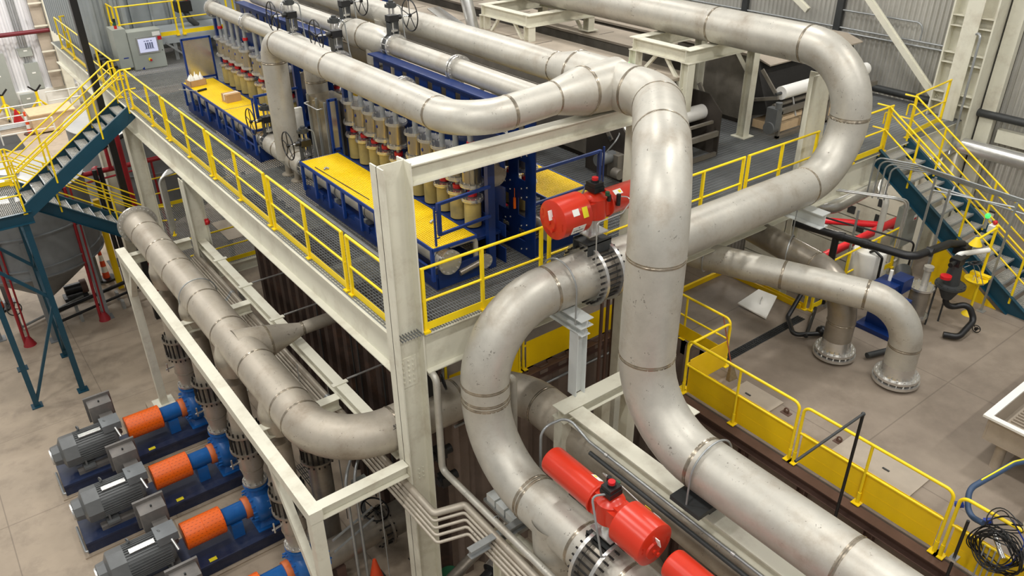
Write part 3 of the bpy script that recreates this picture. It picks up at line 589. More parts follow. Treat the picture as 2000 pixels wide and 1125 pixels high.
# ------------------------------------------------------------------ pump row on the lower floor
def pump_set():
    ox, oy = -3.0, 9.3
    t = thing('pump_set', 'farthest blue and orange pump of the row with grey motor, by the cream rack leg', 'pump', (ox, oy, FZ), 'pump sets in a row')
    Q = lambda name, g, m, par=None: (obj(name, g, m, None), )[0]
    def P(name, g, m, par=None):
        o = obj(name, g, m, None); o.parent = par or t; return o
    A = .9                                                          # shaft height above the floor
    P('base_frame', G().box(-1.9, 1.75, -.52, .52, .0, .34).box(-1.9, 1.75, -.56, .56, .3, .36), 'base_navy')
    P('grout_plinth', G().box(-2.0, 1.85, -.62, .62, -.0, .03), 'floor')
    P('motor_plinth', G().box(-1.5, -.5, -.38, -.2, .36, .46).box(-1.5, -.5, .2, .38, .36, .46), 'box_grey')
    m = P('motor', G().lathe([(.3, -1.42), (.36, -1.36), (.36, -.5), (.33, -.44), (.12, -.43), (.05, -.3)], (0, 0, A), (1, 0, 0), 30), 'motor')
    g = G()
    for k in range(40):
        a = 2 * PI * k / 40; c, s = math.cos(a), math.sin(a); g.beam((-1.34, .375 * c, A + .375 * s), (-.52, .375 * c, A + .375 * s), .012, .05, (0, c, s))
    P('cooling_fins', g, 'motor', m)
    P('fan_cowl', G().lathe([(.2, -1.9), (.24, -1.88), (.26, -1.72), (.39, -1.66), (.405, -1.62), (.405, -1.34)], (0, 0, A), (1, 0, 0), 8), 'motor', m)
    P('fan_grille', G().lathe([(.19, -1.93), (.2, -1.88)], (0, 0, A), (1, 0, 0), 20), 'alu', m)
    P('name_plate', G().box(-1.25, -.75, -.2, -.06, A + .375, A + .395), 'alu', m)
    for x, y in ((-1.2, .12), (-.62, -.05)): P('lifting_eye', G().ring((x, y, A + .46), (1, .4, 0), .05, .016, 14).cyl((x, y, A + .36), (x, y, A + .41), .03, 8), 'motor', m)
    for x in (-1.3, -.6): P('foot', G().box(x - .06, x + .2, -.42, .42, .46, .52).box(x, x + .04, -.34, .34, .5, A - .2), 'motor', m)
    b = P('terminal_box', G().box(-.82, -.3, .34, .72, A + .14, A + .72), 'box_grey')
    P('cover', G().box(-.87, -.25, .7, .76, A + .08, A + .8), 'box_grey', b); P('knob', G().cyl((-.56, .5, A + .72), (-.56, .5, A + .77), .02, 8), 'dark', b)
    P('cable_duct', G().hexa([(-.66, .36, A + .2), (-.36, .36, A + .2), (-.36, -.02, A + .34), (-.66, -.02, A + .34), (-.66, .36, A + .46), (-.36, .36, A + .46), (-.36, .05, A + .5), (-.66, .05, A + .5)]), 'box_grey', b)
    P('junction_box', G().box(-.72, -.3, -.3, .12, A + .3, A + .5), 'tank', b); P('conduit_stub', G().cyl((-.45, -.3, A + .38), (-.4, -.5, A + .2), .03, 8), 'alu', b)
    g_ = P('coupling_guard', G().lathe([(.28, -.2), (.3, -.19), (.3, .64), (.28, .65)], (0, 0, A), (1, 0, 0), 30), 'orange_slots')
    g = G()
    for i in range(9):
        pass
    for x in (-.17, .22, .61): P('guard_band', G().ring((0 + x, 0, A), (1, 0, 0), .3, .006, 30, 6), 'orange', g_)
    P('bearing_housing', G().lathe([(.2, .64), (.21, .66), (.2, .7), (.2, 1.12), (.16, 1.2), (.16, 1.3)], (0, 0, A), (1, 0, 0), 26), 'pump_blue')
    P('housing_foot', G().box(.75, 1.0, -.2, .2, .36, A - .15), 'pump_blue')
    P('seal_guard', G().lathe([(.24, 1.12), (.245, 1.13), (.245, 1.25), (.24, 1.26)], (0, 0, A), (1, 0, 0), 24), 'orange_dull')
    v = P('volute', G().lathe([(.18, 1.24), (.34, 1.28), (.42, 1.36), (.44, 1.5), (.4, 1.64), (.3, 1.7), (.2, 1.74), (.2, 1.95)], (0, 0, A), (1, 0, 0), 32).bolts((1.3, 0, A), (1, 0, 0), .36, 16, .022, .14), 'pump_blue')
    P('discharge_neck', G().lathe([(.26, .3), (.2, .5), (.19, .58)], (1.5, 0, A), (0, 0, 1), 24), 'pump_blue', v)
    P('discharge_flange', G().disc((1.5, 0, A + .58), (0, 0, 1), .001, .27, .06, 28).bolts((1.5, 0, A + .6), (0, 0, 1), .235, 12, .016, .17), 'pump_blue', v)
    P('suction_flange', G().disc((1.97, 0, A), (1, 0, 0), .001, .33, .06, 28).bolts((1.97, 0, A), (1, 0, 0), .29, 12, .018, .13), 'pump_blue', v)
    P('volute_foot', G().hexa([(1.3, -.3, .36), (1.7, -.3, .36), (1.7, .3, .36), (1.3, .3, .36), (1.42, -.14, A - .36), (1.58, -.14, A - .36), (1.58, .14, A - .36), (1.42, .14, A - .36)]).box(1.25, 1.75, -.36, .36, .36, .385), 'pump_blue', v)
    P('gauge_valve', G().cyl((1.62, -.3, A + .2), (1.62, -.42, A + .25), .02, 8).cyl((1.62, -.42, A + .17), (1.62, -.42, A + .33), .018, 8).cyl((1.55, -.45, A + .1), (1.78, -.45, A + .16), .014, 6), 'chrome', v)
    P('warning_plate', G().box(.1, .26, -.5, -.4, .36, .366), 'tag_yellow')
    P('drain_pipe', G().tube(route([(-1.95, .3, .2), (-1.95, -.62, .2), (-1.9, -.62, .2)], .04, 4), .025, 8), 'galv')
    # discharge spool up to the header
    d = P('discharge_spool', G().lathe([(.19, A + .64), (.19, A + .74), (.25, 1.98), (.25, 2.5)], (1.5, 0, 0), n=28), 'pipe_warm')
    P('spool_flange', G().disc((1.5, 0, A + .66), (0, 0, 1), .18, .265, .05, 28).bolts((1.5, 0, A + .68), (0, 0, 1), .235, 12, .016, .12), 'flange', d)
    P('upper_spool', G().cyl((1.5, 0, 3.0), (1.5, 0, 4.25), .235, 28), 'pipe_warm', d)
    P('expansion_joint', G().disc((1.5, 0, 2.52), (0, 0, 1), .23, .36, .05, 28).disc((1.5, 0, 2.98), (0, 0, 1), .23, .36, .05, 28).cyl((1.5, 0, 2.5), (1.5, 0, 3.0), .24, 24), 'pipe_brown', d)
    P('tie_rods', G().bolts((1.5, 0, 2.75), (0, 0, 1), .32, 18, .02, .66), 'dark_bolt', d)
    P('spool_seam', G().ring((1.5, 0, 1.98), (0, 0, 1), .25, .008, 30).ring((1.5, 0, 2.44), (0, 0, 1), .25, .005, 30), 'weld', d)
    P('sample_valve', G().cyl((1.26, -.02, 2.2), (1.05, -.05, 2.2), .02, 8).cyl((1.1, -.05, 2.12), (1.1, -.05, 2.36), .018, 8), 'chrome', d)
    return t
ps = pump_set()
for k, l in ((1, 'second blue and orange pump from the far end, dusty junction box on its motor'), (2, 'third blue and orange pump from the far end of the row'), (3, 'nearest blue and orange pump, half out of the picture at the bottom')):
    dup(ps, (-3.0, 9.3 - 2.24 * k, FZ), l)
# header stubs from the long pipe down to the spools
for k, l in enumerate(('farthest', 'second', 'third', 'fourth')):
    y = 9.3 - 2.24 * k
    o = obj('header_outlet', G().lathe([(.33, .0), (.36, .3), (.33, .45), (.27, .62), (.25, .7)], (-1.33, y, -2.19), (-.18, 0, -.98), 28), 'pipe_warm', bpy.data.objects['process_pipe.003'])
# suction row behind the rack
for k in range(1):
    y = 3.3
    t = thing('suction_pipe', ('vertical stainless pipe with expansion joint under the bend of the long header', 'vertical stainless pipe with joint hidden behind the near rack leg')[k], 'pipe', (-.55, y, FZ))
    loc(t, 'pipe_run', G().cyl((0, 0, 0), (0, 0, 4.3), .24, 26), 'pipe_brown'); loc(t, 'joint_flange', G().disc((0, 0, 3.2), (0, 0, 1), .23, .36, .05, 28).disc((0, 0, 2.8), (0, 0, 1), .23, .36, .05, 28).cyl((0, 0, 2.8), (0, 0, 3.2), .25, 20), 'pipe_brown'); loc(t, 'tie_rods', G().bolts((0, 0, 3.0), (0, 0, 1), .32, 18, .02, .6), 'dark_bolt')
# ------------------------------------------------------------------ pipe bundle under the rack that jogs round the corner column
for i, (dx, r, l) in enumerate(((0, .062, 'thickest pipe of the bundle that jogs in front of the corner column'), (-.09, .027, 'thin pipe next to the thickest one in the jogging bundle'), (-.15, .027, 'third pipe of the jogging bundle'), (-.21, .027, 'fourth pipe of the jogging bundle'), (-.27, .027, 'outermost lowest pipe of the jogging bundle'))):
    q_ = i; x, yj, z = -.29 - .045 * q_ - .03 * (q_ > 0), -.9 - .1 * q_, -2.9 - .045 * q_
    t = thing('small_pipe', l, 'pipe', (x, 4, z), 'pipes of the jogging bundle')
    obj('pipe_run', G().tube(route([(x, 10.6, z), (x, yj, z), (x + .5, yj - .15, z), (x + .5, -8, z)], .07, 5), r, 14), 'pipe_warm', t)
    for y in (8, 5.4, 2.9): obj('coupling', G().cyl((x, y - .05, z), (x, y + .05, z), r * 1.12, 12), 'galv', t)
t = thing('small_pipe', 'stainless pipe with rounded top descending beside the corner column then running to the bottom edge', 'pipe', (.27, -.3, -1))
obj('pipe_run', G().tube(route([(.27, .5, -.8), (.27, -.3, -.8), (.27, -.3, -2.72), (.34, -8, -2.72)], .12, 6), .06, 16), 'pipe', t); obj('clamp', G().ring((.31, -1.75, -2.72), (0, 1, 0), .066, .009, 16), 'galv', t)
for y in (-1.9, -4.2): tag(obj('pipe_saddle', G().ibeam((-.3, y, -2.93), (.9, y, -2.93), .16, .12), 'galv'), 'galvanised cross channel carrying the small pipes, ' + ('nearer the corner column' if y > -3 else 'near the bottom edge'), 'bracket')
t = thing('support_post', 'cream post with side plate under the small pipes at the bottom edge', 'post', (.42, -1.75, FZ)); loc(t, 'shaft', G().ibeam((0, 0, 0), (0, 0, 4.28), .22, .2), 'cream'); loc(t, 'arm', G().ibeam((.12, 0, 4.1), (.35, -1.2, 4.0), .18, .16), 'cream')
t = thing('control_box', 'row of pale grey control boxes beside the curved pipe', 'control box', (.78, -1.4, -3.1))
for k in range(3): loc(t, 'enclosure', G().box(-.12, .12, -.36 + .26 * k, -.14 + .26 * k, 0, .16), 'white_paint')
loc(t, 'rack', G().box(-.14, .14, -.5, .45, -.06, 0), 'galv')
# ------------------------------------------------------------------ red scotch-yoke actuators
def actuator(label, c, ax, flip=1):
    """drum at the -ax end, long cylinder at the +ax end; c is the middle of the gear case"""
    c = V(c); d = V(ax).normalized(); z = V((0, 0, 1)); s = d.cross(z)
    t = thing('valve_actuator', label, 'actuator', c, 'red valve actuators')
    P = lambda n, g, m, par=None: obj(n, g, m, par or t)
    q = P('spring_drum', G().lathe([(.29, -.82), (.305, -.81), (.305, -.3), (.29, -.285)], c, d, 40), 'red')
    obj('end_cap', G().lathe([(.12, -.845), (.13, -.82)], c - s * .04 - z * .05, d, 24).cyl(c - d * .87 - s * .04 - z * .05, c - d * .82 - s * .04 - z * .05, .03, 8).cyl(c - d * .87 + s * .03 - z * .15, c - d * .82 + s * .03 - z * .15, .03, 8), 'red', q)
    obj('paper_tag', G().beam(c - d * .86 + s * .02 + z * .02, c - d * .86 - s * .02 + z * .16, .012, .07, d), 'paper', q)
    for a, b, w_, h_, mm in ((-.6, .02, .12, .1, 'paper'), (-.43, -.1, .1, .16, 'tag_yellow'), (-.55, -.92, .25, .14, 'paper')):
        n = (-s * flip * math.cos(b + .5) + z * math.sin(b + .5)); obj('sticker', G().beam(c + d * (a - w_ / 2) + n * .306, c + d * (a + w_ / 2) + n * .306, h_, .004, n), mm, q)
    n = (-s * flip * math.cos(-.74) + z * math.sin(-.74)); obj('label_band', G().beam(c + d * -.675 + n * .307, c + d * -.425 + n * .307, .06, .004, n), 'ink', q)
    e = V((0, 0, 1)) if abs(d.z) < .5 else s
    if label.startswith('red valve actuator above'):
        n = (-s * flip * math.cos(-.42) + z * math.sin(-.42)); w2 = (z * math.cos(.42) - s * flip * math.sin(.42)).normalized()
        lettering(q, 'EMERSON', c + d * -.55 + n * .309 - w2 * .02, d, w2, .03); obj('emblem', G().prism([(-.015, 0), (.015, 0), (0, .025)], c + d * -.55 + n * .309 + w2 * .03, d, w2, n * .002), 'badge', q)
        n3 = (-s * flip * math.cos(-.12) + z * math.sin(-.12)); 
    for k_, a_ in enumerate((-.2, 2.9)):
        p = c - d * .823 + s * (.235 * math.cos(a_)) + z * (.235 * math.sin(a_)); lettering(q, 'BETTIS', p, z if k_ == 0 else -z, s if k_ else -s, .028, 'red', 'cast_letters')
    P('gear_case', G().beam(c - d * .29, c + d * .2, .34, .26).lathe([(.2, -.16), (.2, .16), (.15, .2), (.06, .24)], c, z, 24).beam(c - d * .29, c + d * .2, .2, .36), 'red')
    q = P('cylinder', G().lathe([(.225, .2), (.23, .22), (.21, .26), (.21, 1.16), (.195, 1.19)], c, d, 32), 'red')
    obj('bolts', G().bolts(c + d * .2, d, .15, 8, .016, .07), 'red', q)
    n = (-s * flip * .55 + z * .83).normalized(); obj('sticker', G().beam(c + d * .3 + n * .211, c + d * .46 + n * .211, .09, .004, n), 'paper', q); obj('sticker', G().beam(c + d * .39 + n * .212, c + d * .44 + n * .212, .05, .004, n), 'tag_yellow', q)
    q = P('limit_switch', G().beam(c + z * .2, c + z * .3, .1, .1).beam(c + z * .3 - s * .11, c + z * .3 + s * .11, .2, .08).beam(c + z * .37 - s * .1, c + z * .37 + s * .1, .18, .06).cyl(c + z * .39, c + z * .43, .06, 14), 'black')
    obj('indicator', G().cyl(c + z * .43, c + z * .47, .05, 12), 'clamp_red', q)
    P('air_filter', G().cyl(c + d * .28 - s * flip * .24 + z * .02, c + d * .28 - s * flip * .24 + z * .2, .035, 10).cyl(c + d * .12 - s * flip * .2 + z * .12, c + d * .12 - s * flip * .2 + z * .22, .03, 10), 'black')
    P('solenoid', G().cyl(c + d * .08 - s * flip * .2 + z * .22, c + d * .08 - s * flip * .2 + z * .28, .035, 10), 'green')
    P('air_tube', G().tube(route([c + d * .3 - s * flip * .24 + z * .16, c + d * .55 - s * flip * .3 + z * .1, c + d * .2 - s * flip * .42 - z * .02, c - d * .3 - s * flip * .4 - z * .05, c - d * .3 - s * flip * .42 - z * .75], .06, 4), .01, 8), 'alu')
    P('yoke', G().cyl(c - z * .42, c - z * .14, .1, 20).beam(c - z * .42 - d * .2, c - z * .42 + d * .2, .3, .02), 'alu')
    P('mounting_bracket', G().beam(c - z * .55 - d * .24, c - z * .55 + d * .24, .36, .02).beam(c - z * .62 - d * .24 + s * .17, c - z * .62 + d * .24 + s * .17, .02, .22).beam(c - z * .62 - d * .24 - s * .17, c - z * .62 + d * .24 - s * .17, .02, .22), 'dark')
    P('valve_neck', G().cyl(c - z * .86, c - z * .5, .09, 18), 'pipe_brown')
    P('conduit', G().tube(route([c + z * .3 - s * flip * -.1, c + z * .28 + s * flip * .25 + d * .1, c + s * flip * .32 - d * .1 - z * .1, c + s * flip * .3 - d * .2 - z * .55], .08, 5), .016, 8), 'hose')
    return t
actuator('red valve actuator above the walkway railing with labels on its drum', (2.86, -.95, 1.62), (1, 0, 0), -1)
actuator('red valve actuator in the lower middle lying along the curved pipe', (.79, -3.7, -1.2), (0, 1, 0), -1)
actuator('red valve actuator mostly cut off by the bottom edge', (.79, -6.0, -1.25), (0, 1, 0), -1)
# ------------------------------------------------------------------ yellow barrier round the pit edge on the right-hand floor
def barrier(name, label, p0, p1, posts, h=1.18, side=1, panel=.62, bent=True):
    """rounded tube hoop with mid rail, posts on base plates and a kick panel"""
    p0, p1 = V(p0), V(p1); L = (p1 - p0).length; d = (p1 - p0).normalized(); z = V((0, 0, 1)); n = d.cross(z) * side
    t = thing(name, label, 'barrier', p0, 'pit barriers')
    obj('hoop', G().tube(route([p0, p0 + z * h, p1 + z * h, p1], .12, 6), .026, 12), 'yellow', t)
    obj('mid_rail', G().tube([p0 + z * h * .54, p1 + z * h * .54], .022, 10), 'yellow', t)
    for s in posts: obj('post', G().tube([p0 + d * s, p0 + d * s + z * h], .024, 10), 'yellow', t)
    for s in [.0, L] + posts: obj('base_plate', G().beam(p0 + d * (s - .07) + z * .006, p0 + d * (s + .07) + z * .006, .16, .012).tube([p0 + d * s + z * .01, p0 + d * s + z * .22], .032, 10), 'yellow', t)
    obj('kick_panel', G().beam(p0 + d * .05 + z * (panel / 2 + .03) + n * .035, p1 - d * .05 + z * (panel / 2 + .03) + n * .035, .006, panel).beam(p0 + d * .05 + z * (panel * .45) + n * .031, p1 - d * .05 + z * (panel * .45) + n * .031, .006, .012), 'yellow_panel', t)
    return t
bx = 5.05
barrier('pit_barrier', 'yellow pit barrier with kick panel, partly hidden by the tall vertical pipe', (bx, -3.72, UZ), (bx, -1.35, UZ), [1.19])
barrier('pit_barrier', 'yellow pit barrier with kick panel in the middle of the row, behind the black rod', (bx, -6.25, UZ), (bx, -3.81, UZ), [1.25])
barrier('pit_barrier', 'yellow pit barrier hung with coiled black cables at the lower right', (bx, -8.9, UZ), (bx, -6.34, UZ), [1.2])
barrier('pit_barrier', 'short yellow barrier across the end of the floor drain', (bx + .1, -1.28, UZ), (6.35, -1.28, UZ), [], 1.0)
barrier('pit_barrier', 'yellow barrier seen through the gap right of the tall pipe, behind the broom', (6.45, -1.2, UZ), (6.45, 1.0, UZ), [1.1], 1.0, -1, .3)
for i, (a, b) in enumerate(((1.3, 3.0), (3.1, 4.35), (4.45, 6.3))):
    barrier('pit_barrier', ('yellow barrier under the platform close to the corner column', 'yellow barrier under the platform behind the grey bracket post', 'yellow barrier under the platform left of the tall vertical pipe')[i], (a, 1.1, UZ), (b, 1.1, UZ), [], 1.0, 1, .62)
railing('guard_railing', 'yellow railing along the stairwell edge in front of the white tank', (9.5, -1.08, UZ), (12.9, -1.08, UZ), [.03, 1.2, 2.4, 3.3])
railing('guard_railing', 'yellow railing along the floor opening behind the white steel plate', (9.45, -1.0, UZ), (9.45, 1.2, UZ), [.03, 1.1, 2.1], .35)
tag(obj('floor_kerb', G().box(7.2, 9.4, 1.2, 1.26, UZ, UZ + .12).box(9.36, 9.42, -.9, 1.26, UZ, UZ + .12), 'yellow_panel'), 'low yellow kerb round the floor opening behind the white plate', 'kerb')
# floor items on the right
tag(obj('trench_drain', G().box(5.5, 9.1, -1.24, -1.04, UZ, UZ + .006), 'dark'), 'long black trench drain running across the right floor', 'drain')
g = bars(5.5, 9.1, -1.22, -1.06, UZ + .016, .06, .05, .012, .008, .01)
tag(obj('drain_cover', g, 'black'), 'slotted black cover along the trench drain', 'drain cover')
t = thing('broom', 'corn broom with brown stick leaning on the yellow barrier corner', 'broom', (6.1, -1.62, UZ))
loc(t, 'stick', G().cyl((.02, .04, .3), (.32, .58, 1.0), .013, 8), 'broom_stick'); loc(t, 'bristles', G().hexa([(-.12, -.08, .0), (.1, -.1, .0), (.12, .0, .0), (-.1, .02, 0), (.0, .02, .34), (.05, .02, .34), (.05, .06, .34), (.0, .06, .34)]), 'broom')
t = thing('steel_plate', 'bright white steel plate propped on the floor right of the tall pipe', 'plate', (8.8, -.33, UZ))
loc(t, 'sheet', G().hexa([(-.42, .36, .06), (-.4, -.4, .02), (.42, -.06, .12), (.36, .4, .12), (-.42, .36, .09), (-.4, -.4, .05), (.42, -.06, .15), (.36, .4, .15)]), 'white'); loc(t, 'handle', G().tube(route([(-.1, .0, .1), (-.1, 0, .16), (.1, .1, .19), (.1, .1, .13)], .02, 3), .01, 8), 'alu')
for i, (x0, x1, y0, y1, l) in enumerate(((5.6, 6.25, -2.75, -1.9, 'grey steel floor lid nearest the broom'), (5.75, 6.5, -5.45, -4.05, 'large pale floor lid behind the middle barrier'))):
    t = thing('floor_hatch', l, 'lid', (x0, y0, UZ)); loc(t, 'plate', G().box(0, x1 - x0, 0, y1 - y0, 0, .03), 'machine_top'); loc(t, 'handle', G().box(.3, .33, .5, .62, .03, .045), 'dark')
for i, (x, y) in enumerate(((6.05, -2.95), (6.1, -4.0))):
    t = thing('lifting_lug', 'rusty lifting lug on the floor, ' + ('nearer the broom' if i == 0 else 'by the large pale lid'), 'lug', (x, y, UZ)); loc(t, 'lug_plate', G().box(-.06, .06, -.09, .09, 0, .012), 'rust_beam'); loc(t, 'eye', G().ring((0, 0, .07), (1, 0, 0), .04, .016, 14).box(-.012, .012, -.05, .05, 0, .05), 'rust_beam')
# ------------------------------------------------------------------ elbows rising from the right floor
def riser_elbow(label, pts, r, m):
    t = thing('elbow_pipe', label, 'pipe', pts[-1], 'elbow pipes'); run(t, pts, r, .85, m)
    x, y, z = pts[-1]
    obj('floor_flange', G().disc((x, y, z + .2), (0, 0, 1), r * .98, r + .12, .05, 32).disc((x, y, z + .1), (0, 0, 1), r * .98, r + .14, .06, 32).bolts((x, y, z + .15), (0, 0, 1), r + .08, 18, .018, .22), 'flange', t)
    obj('weld_neck', G().lathe([(r, .45), (r + .01, .3), (r + .04, .2)], (x, y, z), n=32, cap=False), 'chrome', t); return t
t = riser_elbow('stainless pipe with yellow tag bending down to the nearer floor flange', [(6.5, 1.4, -1.0), (8.5, -3.65, -1.0), (8.5, -3.65, UZ)], .29, 'pipe')
seam(t, (7.62, -1.43, -1.0), (.37, -.93, 0), .29)
obj('tag', G().beam((7.1, -.5, -.83), (7.17, -.62, -.83), .1, .006, (-.5, -.3, .9)), 'tag_yellow', t)
t = riser_elbow('brown brushed pipe bending down to the farther floor flange', [(9.2, 2.4, -1.0), (8.34, -2.42, -1.0), (8.34, -2.42, UZ)], .27, 'pipe_brown')
for x, y, a in ((7.05, .02, 'nearer'), (8.62, -.85, 'farther')): tag(obj('pipe_hanger', G().ring((x, y, -1.0), (.37, -.93, 0), .315, .014, 28).cyl((x, y, -.68), (x, y, -.05), .012, 8), 'galv'), f'steel strap hanger round the {a} elbow pipe', 'hanger')
tag(obj('stub_beam', G().ibeam((8.75, 0, -.17), (8.75, -1.42, -.17), .3, .28, .018, .012), 'white_paint'), 'white stub beam carrying the long horizontal pipe at the right', 'beam')
t = wcol('steel_column', 'pale column below the white stub beam among the elbow pipes', 9.75, -.05, FZ, -.76, .3, .28, 'cream')
t = thing('support_bracket', 'grey bracket post and beam holding up the flanged valve pipe', 'bracket', (2.55, -.95, -1.95))
obj('post', G().ibeam((2.33, -1.3, -1.46), (2.33, -1.3, -.22), .2, .2, .012, .01, (1, 0, 0)), 'white_paint', t); obj('arm', G().ibeam((2.32, -.12, -.02), (2.32, -1.5, -.02), .14, .26, .012, .01), 'white_paint', t); obj('arm', G().ibeam((2.32, -.12, -.17), (2.32, -1.48, -.17), .16, .18, .012, .01), 'white_paint', t)
t = thing('support_plate', 'wide cream support plate standing inside the loop of the looping pipe', 'support', (9.9, .1, 0)); loc(t, 'plate', G().hexa([(.0, -.02, 0), (.75, -.02, 0), (.75, .02, 0), (.0, .02, 0), (-.05, -.02, 2.2), (.6, -.02, 2.2), (.6, .02, 2.2), (-.05, .02, 2.2)]), 'cream'); loc(t, 'rib', G().box(.3, .33, .02, .3, 0, 2.2), 'cream')
# cream valve frame under the tall pipe
t = thing('steel_gantry', 'cream steel frame with long beam beside the red lower actuator', 'frame', (2.2, -1.4, FZ))
P = lambda n, g, m='cream', par=None: obj(n, g, m, par or t)
P('cross_beam', G().ibeam((1.8, -1.47, -1.57), (3.55, -1.47, -1.57), .22, .3)); P('long_beam', G().ibeam((2.02, -1.64, -1.57), (2.02, -10, -1.57), .22, .3)); P('long_beam', G().ibeam((3.42, -1.64, -1.57), (3.42, -2.9, -1.57), .22, .24))
for x, y in ((1.9, -1.47), (2.95, -1.3), (3.42, -1.47)): P('leg', G().box(x - .1, x + .1, y - .1, y + .1, FZ, -1.69))
t2 = bpy.data.objects['process_pipe']; obj('pipe_shoe', G().box(1.5, 2.4, -4.6, -4.1, -1.16, -1.09), 'dark', t2)
tag(obj('support_post', G().box(1.94, 2.12, -4.45, -4.25, -1.45, -1.17), 'dark'), 'short dark prop between the long cream beam and the pipe above', 'post')
t = thing('conduit', 'grey conduit curving over behind the lower red actuator', 'conduit', (1.6, -1.3, -2))
obj('tube', G().tube(route([(1.25, -1.7, -2.9), (1.25, -1.7, -1.4), (1.75, -1.75, -1.4), (1.8, -2.2, -1.62), (1.8, -9, -1.62)], .2, 6), .022, 10), 'galv', t)
for y in (-2.6, -5): obj('clamp', G().cyl((1.8, y - .03, -1.62), (1.8, y + .03, -1.62), .034, 10), 'alu', t)
tag(obj('air_header', G().cyl((1.74, -2.3, -1.75), (1.74, -9, -1.75), .035, 12), 'dark'), 'dark air pipe running along the left flank of the long cream beam', 'pipe')
# black rods over the pit
t = thing('davit_rod', 'black rod and grey cross rod above the pit, in front of the middle barrier', 'rod', (4.5, -4.97, -2))
obj('upright', G().cyl((4.5, -4.97, -4.4), (4.5, -4.97, -.66), .024, 10), 'black', t); obj('cross_rod', G().cyl((4.5, -4.97, -.66), (2.9, -4.97, -.66), .02, 10), 'dark', t); obj('elbow', G().sphere((4.5, -4.97, -.66), .032), 'dark', t)
t = thing('davit_rod', 'black rod with clamp rising from the pit by the coiled cables', 'rod', (4.7, -6.61, -2)); obj('upright', G().cyl((4.7, -6.61, -4.4), (4.7, -6.61, -1.55), .022, 10), 'black', t); obj('clamp', G().box(4.64, 4.78, -6.66, -6.56, -2.3, -2.26), 'chrome', t)
# ------------------------------------------------------------------ hose and cable bundle on the near barrier
rnd = random.Random(3)
for k in range(5):
    g = G()
    for j in range(3):
        c = V((4.9, -7.05 + .03 * k, -1.98 + .05 * j)); R = .26 + .025 * ((k + j) % 3)
        g.tube([c + V((.05 * math.sin(a * 3 + j + k), R * math.cos(a) * (1 + .06 * math.sin(2 * a + k)), R * math.sin(a) * (1 + .08 * math.cos(3 * a + j)))) for a in [2 * PI * i / 30 for i in range(30)]], .009, 6, closed=True)
    tag(obj('cable_coil', g, 'black'), ('outermost', 'second', 'middle', 'fourth', 'innermost')[k] + ' coil of black cable hung on the lower right barrier', 'cable', 'coiled cables')
t = thing('cable_coil', 'small tangle of black and blue cable above the big coils', 'cable', (5.0, -7.0, -1.5))
g = G()
for j in range(4):
    c = V((4.98, -6.95, -1.48)); R = .16 + .02 * j; g.tube([c + V((.06 * math.sin(2 * a + j), R * math.cos(a + j), R * .8 * math.sin(a))) for a in [2 * PI * i / 24 for i in range(24)]], .008, 6, closed=True)
obj('cable', g, 'black', t, 'stuff'); obj('blue_cable', G().tube(route([(5.0, -7.0, -1.4), (4.95, -7.25, -1.6), (4.92, -7.2, -2.0), (4.95, -7.1, -2.2)], .1, 5), .01, 8), 'badge', t)
t = thing('hose', 'blue grey hose draped over the barrier from the trough', 'hose', (5.2, -6.4, -1.5))
obj('hose_run', G().tube(route([(7.0, -6.75, -1.55), (6.2, -6.5, -1.45), (5.4, -6.3, -1.62), (5.15, -6.45, -1.85), (5.05, -6.7, -1.75)], .25, 6), .042, 12), 'hose_blue', t); obj('yellow_stripe', G().tube(route([(7.0, -6.75, -1.508), (6.2, -6.5, -1.408), (5.6, -6.35, -1.53)], .25, 6), .012, 8), 'tag_yellow', t)
for y in (-6.32, -6.72): obj('coupling', G().cyl((5.16, y - .04, -1.73), (5.13, y + .04, -1.78), .05, 10), 'badge', t)
for y, z in ((-6.85, -1.8), (-6.95, -1.95)): obj('fitting', G().cyl((5.05, y, z), (4.95, y - .14, z - .08), .035, 10), 'chrome', t)
for k in range(4): obj('steel_tube', G().cyl((4.9, -6.85 - .07 * k, -1.95), (4.75, -6.9 - .07 * k, -3.6), .012, 8), 'galv', t)
t = thing('drain_line', 'black pipes and valves lying on the floor between the trench end and the elbow pipes', 'pipe', (8.6, -1.9, UZ))
obj('pipe_run', G().tube(route([(9.6, -.9, UZ + .75), (8.7, -1.05, UZ + .12), (8.2, -1.55, UZ + .12), (8.9, -2.0, UZ + .12)], .12, 5), .05, 12), 'black', t); obj('pipe_run', G().cyl((9.5, -1.2, UZ + .12), (8.35, -1.75, UZ + .12), .04, 10), 'black', t); obj('valve', G().sphere((8.75, -1.85, UZ + .15), .12).cyl((8.95, -1.95, UZ + .05), (8.95, -1.95, UZ + .4), .05, 10), 'black', t); obj('floor_run', G().cyl((8.75, -2.9, UZ + .1), (10, -3.3, UZ + .1), .06, 12), 'dark', t)
